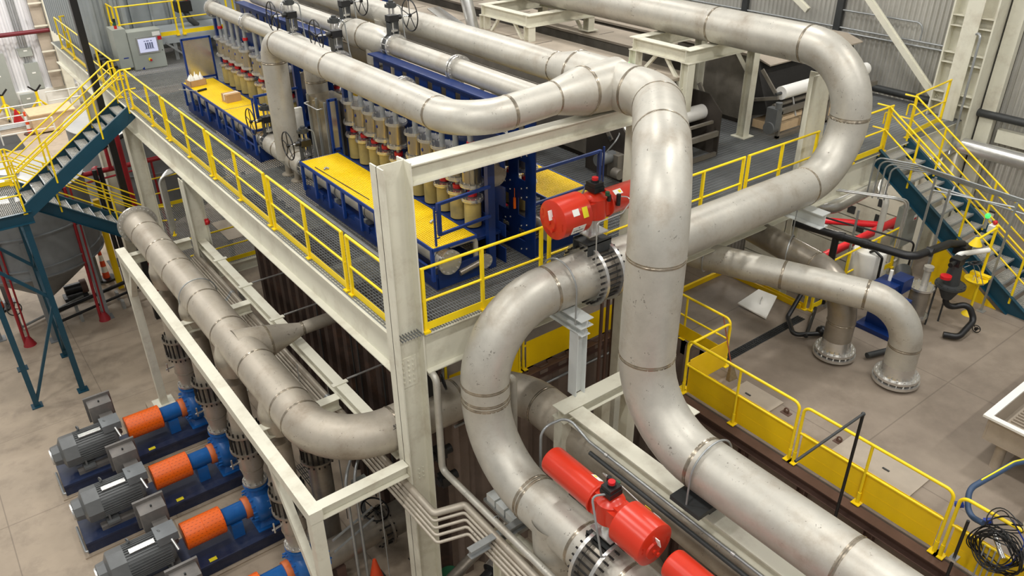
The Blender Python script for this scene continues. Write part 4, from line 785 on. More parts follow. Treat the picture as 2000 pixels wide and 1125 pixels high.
# ------------------------------------------------------------------ stainless trough at the right edge
t = thing('trough', 'long stainless trough with white rim at the right edge', 'trough', (7.4, -5.7, UZ))
P = lambda n, g, m: obj(n, g, m, t)
P('body', G().box(7.42, 12, -8.0, -7.97, -2.14, -1.72).box(7.42, 12, -5.7, -5.67, -2.14, -1.72).box(7.42, 7.45, -7.969, -5.701, -2.14, -1.72).box(7.42, 12, -8.0, -5.67, -2.17, -2.141), 'machine_top')
P('rim', G().box(7.34, 12, -5.72, -5.6, -1.719, -1.68).box(7.34, 7.44, -8.1, -5.721, -1.719, -1.68), 'white')
P('ribs', bars(7.5, 12, -7.9, -5.8, -2.08, .09, 4, .03, .03, .04, .01), 'machine_top')
for x, y in ((7.6, -5.95), (7.6, -7.6), (10, -5.95)): P('leg', G().cyl((x, y, UZ), (x, y, -2.15), .085, 16), 'machine_top')
t = thing('bucket', 'white bucket cut by the right edge below the trough', 'bucket', (6.1, -7.35, UZ)); loc(t, 'body', G().lathe([(.13, 0), (.16, .36)], (0, 0, 0)), 'white')
t = thing('pallet_frame', 'cream corner frame at the right edge in front of the trough', 'frame', (6.5, -6.9, UZ)); loc(t, 'frame_bar', G().box(0, .9, -.06, .06, .3, .42).box(0, .12, -1.2, .06, .3, .42), 'cream'); loc(t, 'leg', G().box(0, .12, -.06, .06, 0, .3), 'cream')
# ------------------------------------------------------------------ stairs at the right
def stairs(name, label, o, run_d, wid_d, n, rise, going, wid, flip=1, group=None, rails=(0, 1), end=None, top_ext=.3, inner=True, curb=.02):
    """flight going down from o (top nosing, near side) along run_d; wid_d is the tread direction"""
    o, u, wv = V(o), V(run_d), V(wid_d); z = V((0, 0, 1)); t = thing(name, label, 'stairs', o, group)
    sl = u * going - z * rise; L = sl * n
    for k, s in enumerate((0, wid)):
        a = o + wv * s
        obj('stringer', G().channel(a - z * .13 - sl * .25, a + L - z * .13 + sl * .3, .36, .09 * (1 if k == 0 else -1), .014), 'teal', t)
    for i in range(n):
        c = o + u * (going * i) - z * (rise * (i + 1)); g = G()
        for j in range(9): g.beam(c + u * (.02 + j * going / 9) + wv * .02, c + u * (.02 + j * going / 9) + wv * (wid - .02), .011, .028)
        for j in range(int(wid / .1)): g.beam(c + u * .01 + wv * (.05 + j * .1), c + u * going + wv * (.05 + j * .1), .011, .016)
        tr = obj('tread', g, 'tread', t); obj('nosing', G().beam(c + u * (going + .0) + wv * .02, c + u * (going + .0) + wv * (wid - .02), .035, .05), 'galv', tr)
    for k in rails:
        a = o + wv * (0 if k == 0 else wid); b = a + L
        r = obj('hand_railing', G().tube([a - u * top_ext + z * 1.07, a + z * 1.07, b + z * 1.07], .022, 10), 'yellow', t)
        obj('rail', G().tube([a - u * top_ext + z * .53, a + z * .53, b + z * .53], .02, 10), 'yellow', r)
        if inner:
            q = a + wv * (.09 if k == 0 else -.09); obj('grab_rail', G().tube(route([q - u * .12 + z * .62, q - u * .12 + z * .9, q + z * .9, q + L + z * .9], .05, 4), .018, 10), 'yellow', r)
        for s in ([0] + [i for i in range(3, n, 5)]): p = a + sl * s; obj('post', G().tube([p - z * .12, p + z * 1.07], .026, 10), 'yellow', r)
    return t
stairs('stair_flight', 'dark teal stairs with yellow handrails going down at the right', (12.8, -.15, 0), (0, -1, 0), (1, 0, 0), 15, .18, .28, 1.2)
railing('guard_railing', 'yellow railing end piece beside the wide wall column', (14.15, -.05, 0), (16.1, .1, 0), [.03, 1.9], 1.07)
# ------------------------------------------------------------------ equipment below the right stairs
t = thing('chemical_tank', 'white plastic tank on a blue stand behind the elbow pipes', 'tank', (11.35, -1.2, UZ))
loc(t, 'tank_body', G().lathe([(.36, .3), (.37, .32), (.37, .95), (.35, .99), (.1, 1.01)], (0, 0, 0), n=30), 'white'); loc(t, 'stand', G().ring((0, 0, .3), (0, 0, 1), .38, .02, 24), 'blue')
for a in (.5, 2.1, 3.7, 5.3): loc(t, 'leg', G().box(.37 * math.cos(a) - .02, .37 * math.cos(a) + .02, .37 * math.sin(a) - .02, .37 * math.sin(a) + .02, 0, .36), 'blue')
loc(t, 'lid', G().lathe([(.16, 1.0), (.16, 1.05), (.1, 1.08)], (.08, 0, 0)), 'black'); loc(t, 'feed_tube', G().tube(route([(-.2, -.1, 1.02), (-.2, -.2, 1.1), (-.2, -.4, 1.0), (-.2, -.42, .2)], .06, 4), .03, 10), 'black')
t = thing('process_line', 'thick black pipe running above the white tank with a drop leg', 'pipe', (10, -1, -1))
obj('pipe_run', G().tube(route([(9.6, 1.0, -1.0), (10.3, -2.6, -1.0), (11.5, -2.75, -1.0), (11.9, -2.85, -1.1)], .3, 8), .085, 16), 'black', t); obj('drop_leg', G().cyl((10.0, -1.05, -1.0), (10.0, -1.05, UZ), .075, 14), 'black', t)
for p in ((10.12, -1.65, -1.0), (10.02, -1.15, -1.0), (10.8, -2.68, -1.0)): obj('coupling', G().lathe([(.1, -.07), (.105, 0), (.1, .07)], p, (.2, -.98, 0), 16), 'black', t)
t = thing('thin_line', 'thin black pipe beyond the thick one above the white tank', 'pipe', (10, 0, -1)); obj('pipe_run', G().tube(route([(10.4, .6, -1.0), (11.6, -2.0, -1.3), (11.6, -2.0, UZ)], .1, 4), .022, 8), 'black', t)
t = thing('dosing_pump', 'blue pump frame standing beside the nearer elbow pipe', 'pump', (10.2, -2.35, UZ))
loc(t, 'frame', G().box(-.35, .1, -.25, .2, .9, 1.12).box(-.3, -.2, -.6, .2, 0, .95).box(-.1, .3, -.3, .0, .9, 1.2), 'blue'); loc(t, 'base', G().box(-.5, .3, -.7, .3, 0, .1), 'blue'); loc(t, 'motor', G().cyl((.35, -.1, 1.0), (.75, .15, 1.0), .17, 20), 'dark'); loc(t, 'spring', G().cyl((-.1, 0, 1.12), (-.1, 0, 1.36), .035, 10), 'white')
t = thing('strainer', 'stainless strainer canister with bolted lid between the blue pump and black pipes', 'strainer', (10.75, -2.75, UZ))
loc(t, 'body', G().lathe([(.2, .25), (.2, .9)], (0, 0, 0), n=24), 'pipe_brown'); loc(t, 'lid', G().disc((0, 0, .92), (0, 0, 1), .001, .26, .05, 26).bolts((0, 0, .94), (0, 0, 1), .23, 12, .014, .08), 'flange'); loc(t, 'base_flange', G().disc((0, 0, .25), (0, 0, 1), .001, .26, .05, 26), 'flange'); loc(t, 'inlet', G().cyl((.08, 0, .94), (.08, 0, 1.35), .07, 14).cyl((.08, 0, 1.3), (.08, 0, 1.38), .1, 14), 'pipe')
for a in (.3, 2.4, 4.5): loc(t, 'leg', G().box(.18 * math.cos(a) - .02, .18 * math.cos(a) + .02, .18 * math.sin(a) - .02, .18 * math.sin(a) + .02, 0, .26), 'galv')
t = thing('reject_cone', 'dark grey cone vessel with black valves and looping pipe by the strainer', 'vessel', (11.1, -3.15, UZ))
loc(t, 'cone', G().lathe([(.1, .7), (.24, 1.0), (.26, 1.05), (.16, 1.06), (.12, 1.5)], (0, 0, 0), n=22), 'dark'); loc(t, 'flange', G().disc((0, 0, 1.02), (0, 0, 1), .2, .3, .05, 24).bolts((0, 0, 1.02), (0, 0, 1), .27, 12, .014, .08), 'dark'); loc(t, 'loop_pipe', G().tube(route([(0, 0, .7), (0, 0, .45), (.3, -.35, .6), (.3, -.55, .3), (-.25, -.55, .1), (-.4, -.3, .1)], .16, 6), .065, 12), 'black')
loc(t, 'valve', G().box(-.12, .12, -.1, .1, 1.5, 1.66).cyl((-.3, 0, 1.58), (.3, 0, 1.58), .05, 10), 'black'); loc(t, 'hand_wheel', wheel(G(), (.36, -.2, 1.5), (0, .3, 1), .12, .012, 3), 'black'); loc(t, 'hand_wheel', wheel(G(), (.36, -.62, .1), (1, 0, 0), .08, .01, 3), 'black'); loc(t, 'red_collar', G().cyl((-.35, 0, 1.3), (-.35, 0, 1.36), .11, 14), 'clamp_red'); loc(t, 'leg', G().cyl((.2, .1, 0), (.2, .1, .95), .02, 8), 'dark'); loc(t, 'leg', G().cyl((-.15, .2, 0), (-.15, .2, .95), .02, 8), 'dark')
for dx, dy in ((0, 0), (.12, -.12)): loc(t, 'flex_line', G().tube(route([(.1, dy, 1.45), (.45, dy - .1, 1.5), (.55, dy - .3, 1.0)], .2, 5), .008, 6), 'hose')
tag(obj('valve_actuator', G().box(11.75, 12.05, -3.0, -2.75, -1.3, -1.1).cyl((11.6, -2.9, -1.4), (12.1, -2.9, -1.4), .1, 14), 'black'), 'black valve actuator at the foot of the right stairs', 'actuator')
t = thing('eyewash_station', 'yellow eyewash and shower post with round bowl in front of the right stairs', 'eyewash', (12.1, -3.32, UZ))
loc(t, 'foot', G().lathe([(.15, 0), (.13, .03), (.05, .1), (.035, .2)], (0, 0, 0), n=18), 'yellow'); loc(t, 'post', G().cyl((0, 0, .1), (0, 0, 2.15), .03, 12), 'yellow'); loc(t, 'bowl', G().lathe([(.03, .84), (.2, .92), (.23, .97), (.2, .965), (.03, .9)], (-.22, 0, 0), n=26), 'yellow'); loc(t, 'nozzle', G().cyl((-.22, .05, .9), (-.22, .05, 1.02), .025, 8).cyl((-.22, -.05, .9), (-.22, -.05, 1.02), .025, 8), 'chrome'); loc(t, 'spray_arm', G().box(-.1, .02, -.2, .2, .97, 1.03), 'yellow')
loc(t, 'shower_arm', G().tube([(0, 0, 2.1), (-.5, .1, 1.95)], .025, 10), 'yellow'); loc(t, 'shower_head', G().lathe([(.04, 2.0), (.12, 1.86), (.13, 1.84)], (-.55, .1, 0), n=20), 'yellow'); loc(t, 'supply_pipe', G().tube(route([(-.05, 0, 1.6), (-.75, .3, 1.6), (-.75, .3, 1.2)], .08, 5), .055, 12), 'white'); loc(t, 'beacon', G().cyl((-.1, .2, 2.05), (-.1, .2, 2.28), .035, 10), 'galv'); loc(t, 'lamp_dome', G().sphere((-.1, .2, 2.33), .055), 'indicator_green'); loc(t, 'alarm_lens', G().sphere((.12, .1, 2.15), .05), 'clamp_red'); loc(t, 'flow_box', G().box(.0, .16, .05, .17, 1.95, 2.1), 'paper')
for x, y, z1, l in ((12.45, -3.42, -.1, 'thin strut post right beside the eyewash post'), (12.0, -1.9, .1, 'thin strut post under the conduits by the stair stringer'), (11.75, -2.35, .02, 'thin strut post left of the eyewash'), (11.0, -.9, -.75, 'slotted strut post behind the white tank')):
    t = thing('strut_post', l, 'post', (x, y, UZ)); loc(t, 'strut', G().box(-.02, .02, -.02, .02, 0, z1 - UZ), 'galv'); loc(t, 'foot_plate', G().box(-.08, .08, -.08, .08, 0, .012), 'galv')
for k in range(4):
    x = 12.25 + .05 * k; z = .04 - .0 * k
    tag(obj('conduit', G().tube(route([(x + .02, -.35 - .12 * k, -.95), (x + .02, -.35 - .12 * k, z - .05 * k), (x + .3, -1.2 - .1 * k, z - .05 * k), (x + .75, -5, z - .05 * k - .3)], .18, 6), .02, 10), 'galv'), ('uppermost', 'second', 'third', 'lowest')[k] + ' galvanised conduit sweeping past the right stairs', 'conduit', 'conduits past the right stairs')
tag(obj('strut_rig', G().cyl((12.0, -1.9, -.2), (12.45, -3.42, -.2), .02, 6).cyl((11.75, -2.35, -.5), (12.3, -2.2, -.1), .02, 6).cyl((12.0, -1.9, -.1), (13.0, -4.4, -.5), .02, 6), 'galv'), 'thin galvanised strut frame in front of the right stairs', 'frame')
for k in range(2): tag(obj('conduit', G().tube(route([(10.6 + .08 * k, 1.2, -.62), (11.9 + .1 * k, -1.15, -.62), (12.2 + .1 * k, -1.35, -.72), (12.2 + .1 * k, -1.35, -1.9)], .2, 6), .022, 10), 'alu'), ('nearer' if k == 0 else 'farther') + ' bright conduit running under the platform to the grey cabinet', 'conduit')
t = thing('electrical_cabinet', 'grey electrical cabinet below the right stairs', 'cabinet', (13.2, -1.0, -2.2)); loc(t, 'body', G().box(-.3, .3, -.12, .12, 0, 1.0), 'cabinet'); loc(t, 'label', G().box(.06, .2, -.126, -.12, .62, .76), 'paper'); loc(t, 'red_mark', G().box(.08, .18, -.13, -.125, .64, .69), 'clamp_red')
tag(obj('white_pipe', G().tube(route([(13.0, -.5, -3.2), (13.0, -.5, -1.2), (13.4, -.1, -1.1), (14.5, .4, -1.1)], .15, 6), .075, 14), 'white'), 'white lagged pipe rising beside the grey cabinet', 'pipe')
tag(obj('fire_main', G().cyl((11.6, .75, -3.2), (16.5, .75, -3.2), .11, 16), 'red_pipe_bright'), 'bright red fire main crossing the lower opening', 'pipe')
tag(obj('fire_main', G().cyl((14, 3.6, -3.35), (16.9, .2, -3.35), .1, 14), 'red_pipe_bright'), 'red pipe in front of the cream roller door', 'pipe')
t = thing('sectional_door', 'cream sectional door with small dark latches at the far right lower level', 'door', (17.1, 0, FZ))
loc(t, 'backing', G().box(-.05, -.02, -1.5, 6, .5, 5.0), 'machine_dark')
for k in range(9): loc(t, 'panel', G().box(-.1, -.05, -1.5, 6, .5 + k * .5, .96 + k * .5), 'cream')
for k, y in ((6, 3.2), (7, 2.4), (7, 4.0), (6, 1.5), (8, 3.3), (6, 2.4), (7, 1.5), (5, 2.0)): loc(t, 'latch', G().box(-.14, -.1, y - .12, y + .12, .62 + k * .5, .86 + k * .5), 'dark')
t = thing('duct', 'silver insulated duct bending under the platform at the right', 'duct', (13, .8, -1.7)); obj('duct_run', G().tube(route([(12.2, 2.2, -1.72), (12.6, .7, -1.72), (17.1, .95, -1.72)], .5, 8), .2, 20), 'alu', t)
for z, y in ((-1.0, .6), (-1.1, 1.2)): tag(obj('purlin', G().beam((11.5, y, z), (17, y, z), .1, .16), 'cream'), 'cream purlin under the platform, ' + ('upper' if z > -1.05 else 'lower') + ' of two above the silver duct', 'beam')
t = thing('cable_ladder', 'cream vertical ladder rack below the right stairs', 'ladder', (14.4, -.4, -3))
for s in (-.16, .16): loc(t, 'side_rail', G().box(s - .03, s + .03, -.03, .03, -.6, 1.9), 'cream')
for k in range(6): loc(t, 'rung', G().box(-.16, .16, -.03, .03, -.4 + k * .4, -.34 + k * .4), 'cream')
tag(obj('closing_panel', G().prism([(0, 0), (1.6, 0), (0, 1.1)], (12.75, -2.0, UZ), (0, -1, 0), (0, 0, 1), (.02, 0, 0)), 'yellow_panel'), 'yellow triangular panel closing the space under the right stairs', 'panel')
# ------------------------------------------------------------------ right wall steelwork
t = thing('wall_column', 'wide cream built-up column against the right wall', 'column', (16.6, .1, FZ))
loc(t, 'flange', G().box(-.25, .3, .5, .54, 0, 18), 'cream'); loc(t, 'flange', G().box(-.25, .3, -.54, -.5, 0, 18), 'cream'); loc(t, 'web', G().box(.0, .02, -.5, .5, 0, 18), 'cream'); loc(t, 'front_plate', G().box(-.27, -.24, -.2, .2, 0, 18), 'cream')
for z in (7.7, 7.95, 8.7, 8.95, 9.6, 9.85): loc(t, 'stiffener', G().box(-.24, .02, -.5, .5, z, z + .02), 'cream')
loc(t, 'edge_channel', G().box(.25, .45, -.95, -.6, 0, 18), 'cream')
for a, b, l in (((16.6, .6, .4), (16.6, 7.2, 6.3), 'long cream diagonal brace rising left from the wide wall column'), ((16.7, 4.9, 2.0), (16.7, 9.2, 4.6), 'cream diagonal brace behind the upper pipe at the wall')):
    tag(obj('diagonal_brace', G().beam(a, b, .16, .14).beam(a, b, .05, .2), 'cream'), l, 'brace')
tag(obj('wall_pipe', G().cyl((16.85, -12, .22), (16.85, 25, .22), .1, 14), 'dark'), 'dark pipe running along the foot of the right wall', 'pipe')
tag(obj('wall_girt', G().beam((17.0, -12, -.28), (17.0, -1.0, -.28), .18, .34), 'cream'), 'cream girt low on the right wall above the silver duct', 'beam')
t = thing('duct', 'bright silver duct along the right wall beyond the stairs', 'duct', (16.5, -2, -.6)); obj('duct_run', G().tube(route([(16.4, .4, -1.4), (16.5, -.2, -.6), (16.5, -1.2, -.6), (16.5, -12, -.6)], .4, 8), .2, 22), 'alu', t)
for k, (z0, dz) in enumerate(((1.62, 0), (1.5, 0))): tag(obj('wall_conduit', G().cyl((17.05, .6, z0), (17.05, 12, z0), .025, 8), 'galv'), ('upper' if k == 0 else 'lower') + ' of two conduits along the right wall', 'conduit', 'right wall conduits')
tag(obj('wall_conduit', G().tube(route([(17.05, 1.6, 1.62), (17.05, 1.6, 2.1), (17.05, 4.2, 2.1)], .2, 5), .022, 8), 'galv'), 'short conduit stepping up on the right wall', 'conduit')
tag(obj('column_conduit', G().tube(route([(16.3, -.1, 2.2), (16.2, -.25, 2.3), (16.2, -.3, -.8)], .1, 4), .03, 8), 'galv'), 'conduit clipped to the front of the wide wall column', 'conduit')
for y, z0, z1, l in ((4.1, .6, 2.6, 'dark vertical duct on the right wall behind the diagonal brace'), (7.4, .6, 3.4, 'narrow dark strip on the right wall by the upper pipe')): tag(obj('wall_strip', G().box(17.0, 17.12, y - .1, y + .1, z0, z1), 'dark'), l, 'strip')
# ------------------------------------------------------------------ presses and conveyors on the platform
def conveyor(name, label, x0, x1, y0, y1, z, m='machine_top', roll=None):
    t = thing(name, label, 'machine', (x0, y0, 0)); P = lambda n, g, mm, par=None: obj(n, g, mm, par or t)
    P('body', G().box(x0 + .06, x1 - .06, y0 + .1, y1, .12, z - .06), 'machine'); P('cover', G().box(x0, x1, y0, y1, z - .06, z), m)
    P('foot_beam', G().box(x0 + .1, x0 + .25, y0 + .1, y1, 0, .13).box(x1 - .25, x1 - .1, y0 + .1, y1, 0, .13), 'machine_dark')
    g = G(); y = y0 + .8
    while y < min(y1, y0 + 14): g.box(x0 + .3, x1 - .35, y, y + .012, z, z + .006); y += 1.25
    P('cover_seams', g, 'machine_dark', t); return t
conveyor('screw_conveyor', 'long dusty conveyor cover just behind the right blue header', 4.75, 5.95, 4.4, 19.2, 1.8)
tag(obj('cable_tray', G().box(6.0, 6.2, 3.2, 25, 1.6, 1.63).box(6.18, 6.2, 3.2, 25, 1.6, 1.75), 'machine'), 'narrow cable tray running under the rear pipe beside the dusty cover', 'tray')
m2 = conveyor('dewatering_press', 'dusty press with white roll standing behind the tall pipe', 7.0, 9.3, 2.75, 25, 1.8)
P = lambda n, g, mm, par=None: obj(n, g, mm, par or m2)
P('side_plate', G().prism([(0, 0), (1.3, 0), (1.3, .95), (.9, 1.35), (.4, 1.35), (0, 1.0)], (6.6, 2.0, .05), (0, 1, 0), (0, 0, 1), (.04, 0, 0)), 'machine_dark'); P('side_plate', G().prism([(0, 0), (1.3, 0), (1.3, .95), (.9, 1.35), (.4, 1.35), (0, 1.0)], (9.5, 2.0, .05), (0, 1, 0), (0, 0, 1), (.04, 0, 0)), 'machine_dark')
q = P('cloth_roll', G().cyl((6.75, 2.55, .95), (9.55, 2.55, .95), .17, 24), 'cloth'); P('roll_shaft', G().cyl((6.55, 2.55, .95), (9.7, 2.55, .95), .04, 10), 'dark', q)
P('roll_arm', G().beam((6.6, 2.9, 1.35), (6.6, 2.5, .9), .05, .1).beam((9.72, 2.9, 1.5), (9.72, 2.5, .9), .05, .1), 'machine'); P('drive_motor', G().cyl((6.05, 2.35, .62), (6.5, 2.35, .62), .13, 20), 'motor'); P('gearbox', G().box(6.4, 6.65, 2.1, 2.4, .2, .7).cyl((6.35, 2.15, .35), (6.35, 1.95, .35), .11, 14), 'machine')
P('frame', G().box(6.6, 9.5, 2.0, 2.08, .5, .62).box(6.6, 9.5, 2.0, 2.06, .02, .12).box(6.7, 9.4, 2.1, 2.16, .8, .86), 'machine'); P('oil_tube', G().tube(route([(6.3, 2.35, .75), (6.4, 2.2, 1.0), (6.62, 2.3, 1.1), (6.62, 2.5, 1.4)], .1, 4), .015, 8), 'hose'); P('yellow_label', G().box(9.28, 9.31, 2.73, 2.74, 1.58, 1.68).box(9.05, 9.2, 2.735, 2.75, 1.55, 1.66), 'tag_yellow')
P('access_rail', G().cyl((9.36, 3.0, .85), (9.36, 5.0, .85), .02, 8), 'galv'); P('dark_motor', G().box(9.4, 9.8, 3.1, 3.6, .1, .45), 'black')
m3 = conveyor('dewatering_press', 'dark screened press with long white roll below the looping pipe', 11.8, 15.8, 3.0, 25, 1.8)
P = lambda n, g, mm, par=None: obj(n, g, mm, par or m3)
P('screen', G().hexa([(11.7, 2.3, .5), (15.8, 2.3, .5), (15.8, 3.0, .3), (11.7, 3.0, .3), (11.7, 2.85, 1.72), (15.8, 2.85, 1.72), (15.8, 3.0, 1.74), (11.7, 3.0, 1.74)]), 'mesh_dark'); P('cover_lip', G().hexa([(11.8, 2.5, 1.62), (15.8, 2.5, 1.62), (15.8, 3.0, 1.75), (11.8, 3.0, 1.75), (11.8, 2.5, 1.65), (15.8, 2.5, 1.65), (15.8, 3.0, 1.8), (11.8, 3.0, 1.8)]), 'machine_top')
q = P('cloth_roll', G().cyl((11.75, 2.05, 1.08), (15.4, 2.05, 1.08), .16, 24), 'cloth'); P('roll_shaft', G().cyl((11.55, 2.05, 1.08), (15.6, 2.05, 1.08), .04, 10), 'dark', q)
P('roll_arm', G().beam((11.5, 2.5, 1.6), (11.6, 2.05, 1.05), .05, .08), 'machine'); P('roll_arm', G().beam((11.55, 2.9, .75), (11.6, 2.0, 1.0), .06, .08), 'machine')
for x in (11.6, 12.6, 13.6, 14.6): P('frame_post', G().box(x, x + .07, 1.85, 1.93, .02, .7), 'machine')
P('frame_beam', G().box(11.6, 15.8, 1.85, 1.95, .62, .74).box(11.6, 15.8, 1.85, 1.95, .0, .08), 'machine'); P('spray_bar', G().cyl((11.6, 2.1, .78), (15.7, 2.1, .78), .05, 10), 'machine'); P('drip_pan', G().box(11.7, 15.7, 2.0, 2.7, .1, .3), 'wood')
for x in (12.3, 13.0): P('spray_rod', G().cyl((x, 1.9, .45), (x, 2.1, .95), .025, 8), 'alu')
P('drive_motor', G().cyl((11.3, 1.95, .32), (11.55, 1.95, .32), .15, 18).box(11.35, 11.55, 1.8, 2.1, .35, .8).cyl((11.45, 1.85, .8), (11.45, 1.85, .95), .08, 12), 'motor')
conveyor('screw_conveyor', 'dusty conveyor cover between the two presses under the upper pipe', 10.3, 11.5, 5.2, 25, 1.75)
def stand(label, x0, x1, y0, y1, z, zf):
    t = thing('pipe_stand', label, 'stand', (x0, y0, zf), 'cream pipe stands'); P = lambda n, g: obj(n, g, 'cream', t)
    for y in (y0, y1): P('cross_beam', G().ibeam((x0 - .12, y, z - .15), (x1 + .12, y, z - .15), .3, .26))
    for x in (x0, x1): P('side_beam', G().ibeam((x, y0, z - .15), (x, y1, z - .15), .28, .24)); P('brace', G().beam((x, y0 + .1, z - .9), (x, y0 + .65, z - .3), .07, .07).beam((x, y1 - .1, z - .9), (x, y1 - .65, z - .3), .07, .07))
    for x in (x0, x1):
        for y in (y0, y1): P('leg', G().ibeam((x, y, zf), (x, y, z - .3), .22, .22, .014, .01, (0, 1, 0)))
    P('base_plate', G().box(x1 - .2, x1 + .2, y0 - .2, y0 + .2, zf, zf + .02))
stand('cream pipe stand beside the looping pipe with its leg on the grating', 8.85, 11.15, 2.55, 4.15, 2.46, 0.0)
stand('cream pipe stand farther back on top of the dusty covers', 8.5, 10.6, 7.7, 9.7, 2.46, 1.8)
tag(obj('vent_pipe', G().tube(route([(6.5, 14, 2.9), (8.2, 10.3, 2.9), (8.3, 10.0, 1.75)], .6, 8), .17, 20), 'alu'), 'bright vent pipe bending down onto the dusty press cover', 'pipe')
t = thing('riser_pipe', 'vertical grey riser among the machines at the top edge', 'pipe', (5.5, 12.4, 0)); obj('pipe_run', G().cyl((7.3, 12.3, 1.7), (7.3, 12.3, 5), .22, 20), 'pipe_brown', t)
t = thing('riser_pipe', 'stainless riser joining the rear pipe behind the last handwheel', 'pipe', (4.05, 7.3, 0)); obj('pipe_run', G().lathe([(.2, 0), (.22, 2.4), (.3, 3.0)], (4.05, 7.2, 0), n=24), 'pipe', t)
t = thing('blue_motor', 'navy blue motor on a blue base plate at the top edge', 'motor', (7.6, 15.2, 1.8)); loc(t, 'base_plate', G().box(-.6, 1.5, -.4, .4, 0, .18), 'blue'); loc(t, 'body', G().cyl((-.3, 0, .5), (1.1, 0, .5), .32, 24), 'blue'); loc(t, 'tag', G().box(.3, .6, -.42, -.4, .4, .6), 'paper')
for x in (-.4, .4, 1.2): loc(t, 'bolt_mark', G().box(x, x + .06, -.41, -.39, .05, .14), 'clamp_red')
t = thing('chute', 'tilted steel chute plate lying on the press cover', 'chute', (7.6, 9.8, 1.8)); loc(t, 'plate', G().hexa([(-.3, 1.0, .5), (.1, 1.0, .5), (.5, .0, .0), (0, 0, 0), (-.3, 1.0, .53), (.1, 1.0, .53), (.5, .0, .03), (0, 0, .03)]), 'chrome')
t = thing('sensor_box', 'small steel sensor box with green lamp on the press cover', 'sensor', (8.3, 4.2, 1.8)); loc(t, 'body', G().box(-.25, -.05, -.08, .08, 0, .14), 'chrome'); loc(t, 'lamp', G().cyl((.2, 0, .06), (.34, 0, .06), .025, 8), 'black'); loc(t, 'lens', G().cyl((.34, 0, .06), (.4, 0, .06), .026, 8), 'indicator_green'); loc(t, 'pad', G().box(.5, .7, -.08, .08, 0, .03), 'tank')
# ------------------------------------------------------------------ stair tower and mezzanine on the left
RI, GO = .188, .28
stairs('stair_flight', 'upper teal flight descending from the walkway to the landing at the left', (-.24, 14.57, 0), (-1, 0, 0), (0, 1, 0), 11, RI, GO, 1.22)
t = thing('stair_landing', 'teal stair landing with braced legs at the left edge', 'landing', (-4.1, 15.8, -2.25))
P = lambda n, g, m='teal', par=None: obj(n, g, m, par or t)
lz = -.188 * 12
P('deck', bars(-4.75, -3.36, 14.6, 17.05, lz, .045, .1, .007, .008, .028, .01), 'tread')
for y in (14.555, 17.095): P('edge_beam', G().channel((-3.3, y, lz - .12), (-5.0, y, lz - .12), .34, .09, .014, side=-1 if y < 15 else 1))
P('edge_beam', G().channel((-4.85, 14.6, lz - .1), (-4.85, 17.05, lz - .1), .3, .09, .014)); P('edge_beam', G().channel((-3.34, 15.75, lz - .12), (-3.34, 15.95, lz - .12), .26, .09, .014))
for x in (-3.53, -4.8):
    for y in (14.6, 17.0):
        l = P('leg', G().ibeam((x, y, LZ), (x, y, lz - .25), .15, .15, .012, .01)); obj('base_plate', G().box(x - .15, x + .15, y - .15, y + .15, LZ, LZ + .03), 'teal', l)
for (a, b) in (((-3.53, 14.6, -4.9), (-4.8, 14.6, -3.4)), ((-4.8, 14.6, LZ + .1), (-3.53, 14.6, -5.1)), ((-3.53, 17, -4.9), (-4.8, 17, -3.4)), ((-3.53, 14.6, -4.9), (-3.53, 17, -3.2)), ((-3.53, 14.6, -3.2), (-3.53, 17, -4.9)), ((-3.53, 17, -5.0), (-3.53, 14.6, LZ + .2)), ((-3.53, 14.6, -5.0), (-3.53, 17, LZ + .2))): P('cross_brace', G().beam(a, b, .08, .08))
stairs('stair_flight', 'lower teal flight turning back from the landing down behind the flanged pipe', (-3.3, 15.95, lz), (1, 0, 0), (0, 1, 0), 11, RI * 1.08, GO, 1.13)
railing('guard_railing', 'yellow landing railing at the left edge of the picture', (-4.8, 17.05, lz), (-3.35, 17.05, lz), [.05, 1.4]); railing('guard_railing', 'yellow landing railing nearest the camera at the left edge', (-4.8, 14.57, lz), (-3.4, 14.57, lz), [.05, 1.35], toe=False)
mz = -4.5
tag(obj('mezzanine_grating', bars(-.25, 3.3, 12.75, 18.2, mz, .06, .1, .012, .01, .032, .01), 'galv'), 'grey grated mezzanine floor seen under the walkway at the left', 'floor grating')
g = G().ibeam((-.25, 12.75, mz - .2), (3.3, 12.75, mz - .2), .3, .15).ibeam((3.3, 12.75, mz - .2), (3.3, 18.2, mz - .2), .3, .15)
tag(obj('mezzanine_beam', g, 'cream'), 'cream beam along the near edge of the mezzanine', 'beam')
railing('guard_railing', 'yellow railing along the near edge of the mezzanine', (.05, 12.78, mz), (2.3, 12.78, mz), [2.2], 1.07)
railing('guard_railing', 'yellow railing along the back of the mezzanine in front of the grey tank', (.3, 18.15, mz), (3.2, 18.15, mz), [.04, 1.4, 2.0])
railing('guard_railing', 'short sloping yellow railing at the foot of the lower flight', (-.15, 15.95, mz), (.5, 15.6, mz), [.05, .6], 1.0, False)
for x, y, l in ((2.35, 12.7, 'grey post at the near corner of the mezzanine by the dark wall'), (2.1, 15.9, 'grey post standing on the mezzanine floor')):
    t = thing('steel_post', l, 'post', (x, y, LZ)); loc(t, 'shaft', G().box(-.08, .08, -.08, .08, 0, -.8 - LZ if y > 13 else 6.0), 'galv'); loc(t, 'base_plate', G().box(-.16, .16, -.16, .16, 0, .02), 'galv')
tag(obj('floor_patch', G().box(1.6, 2.9, 14.2, 15.8, mz + .005, mz + .02), 'machine_top'), 'pale plate lying on the mezzanine grating', 'plate')
tag(obj('strobe_light', G().box(-.0, .1, 10.18, 10.24, -2.0, -1.85).sphere((.06, 10.17, -1.92), .06), 'clamp_red'), 'small red strobe on the side of the walkway column', 'strobe')
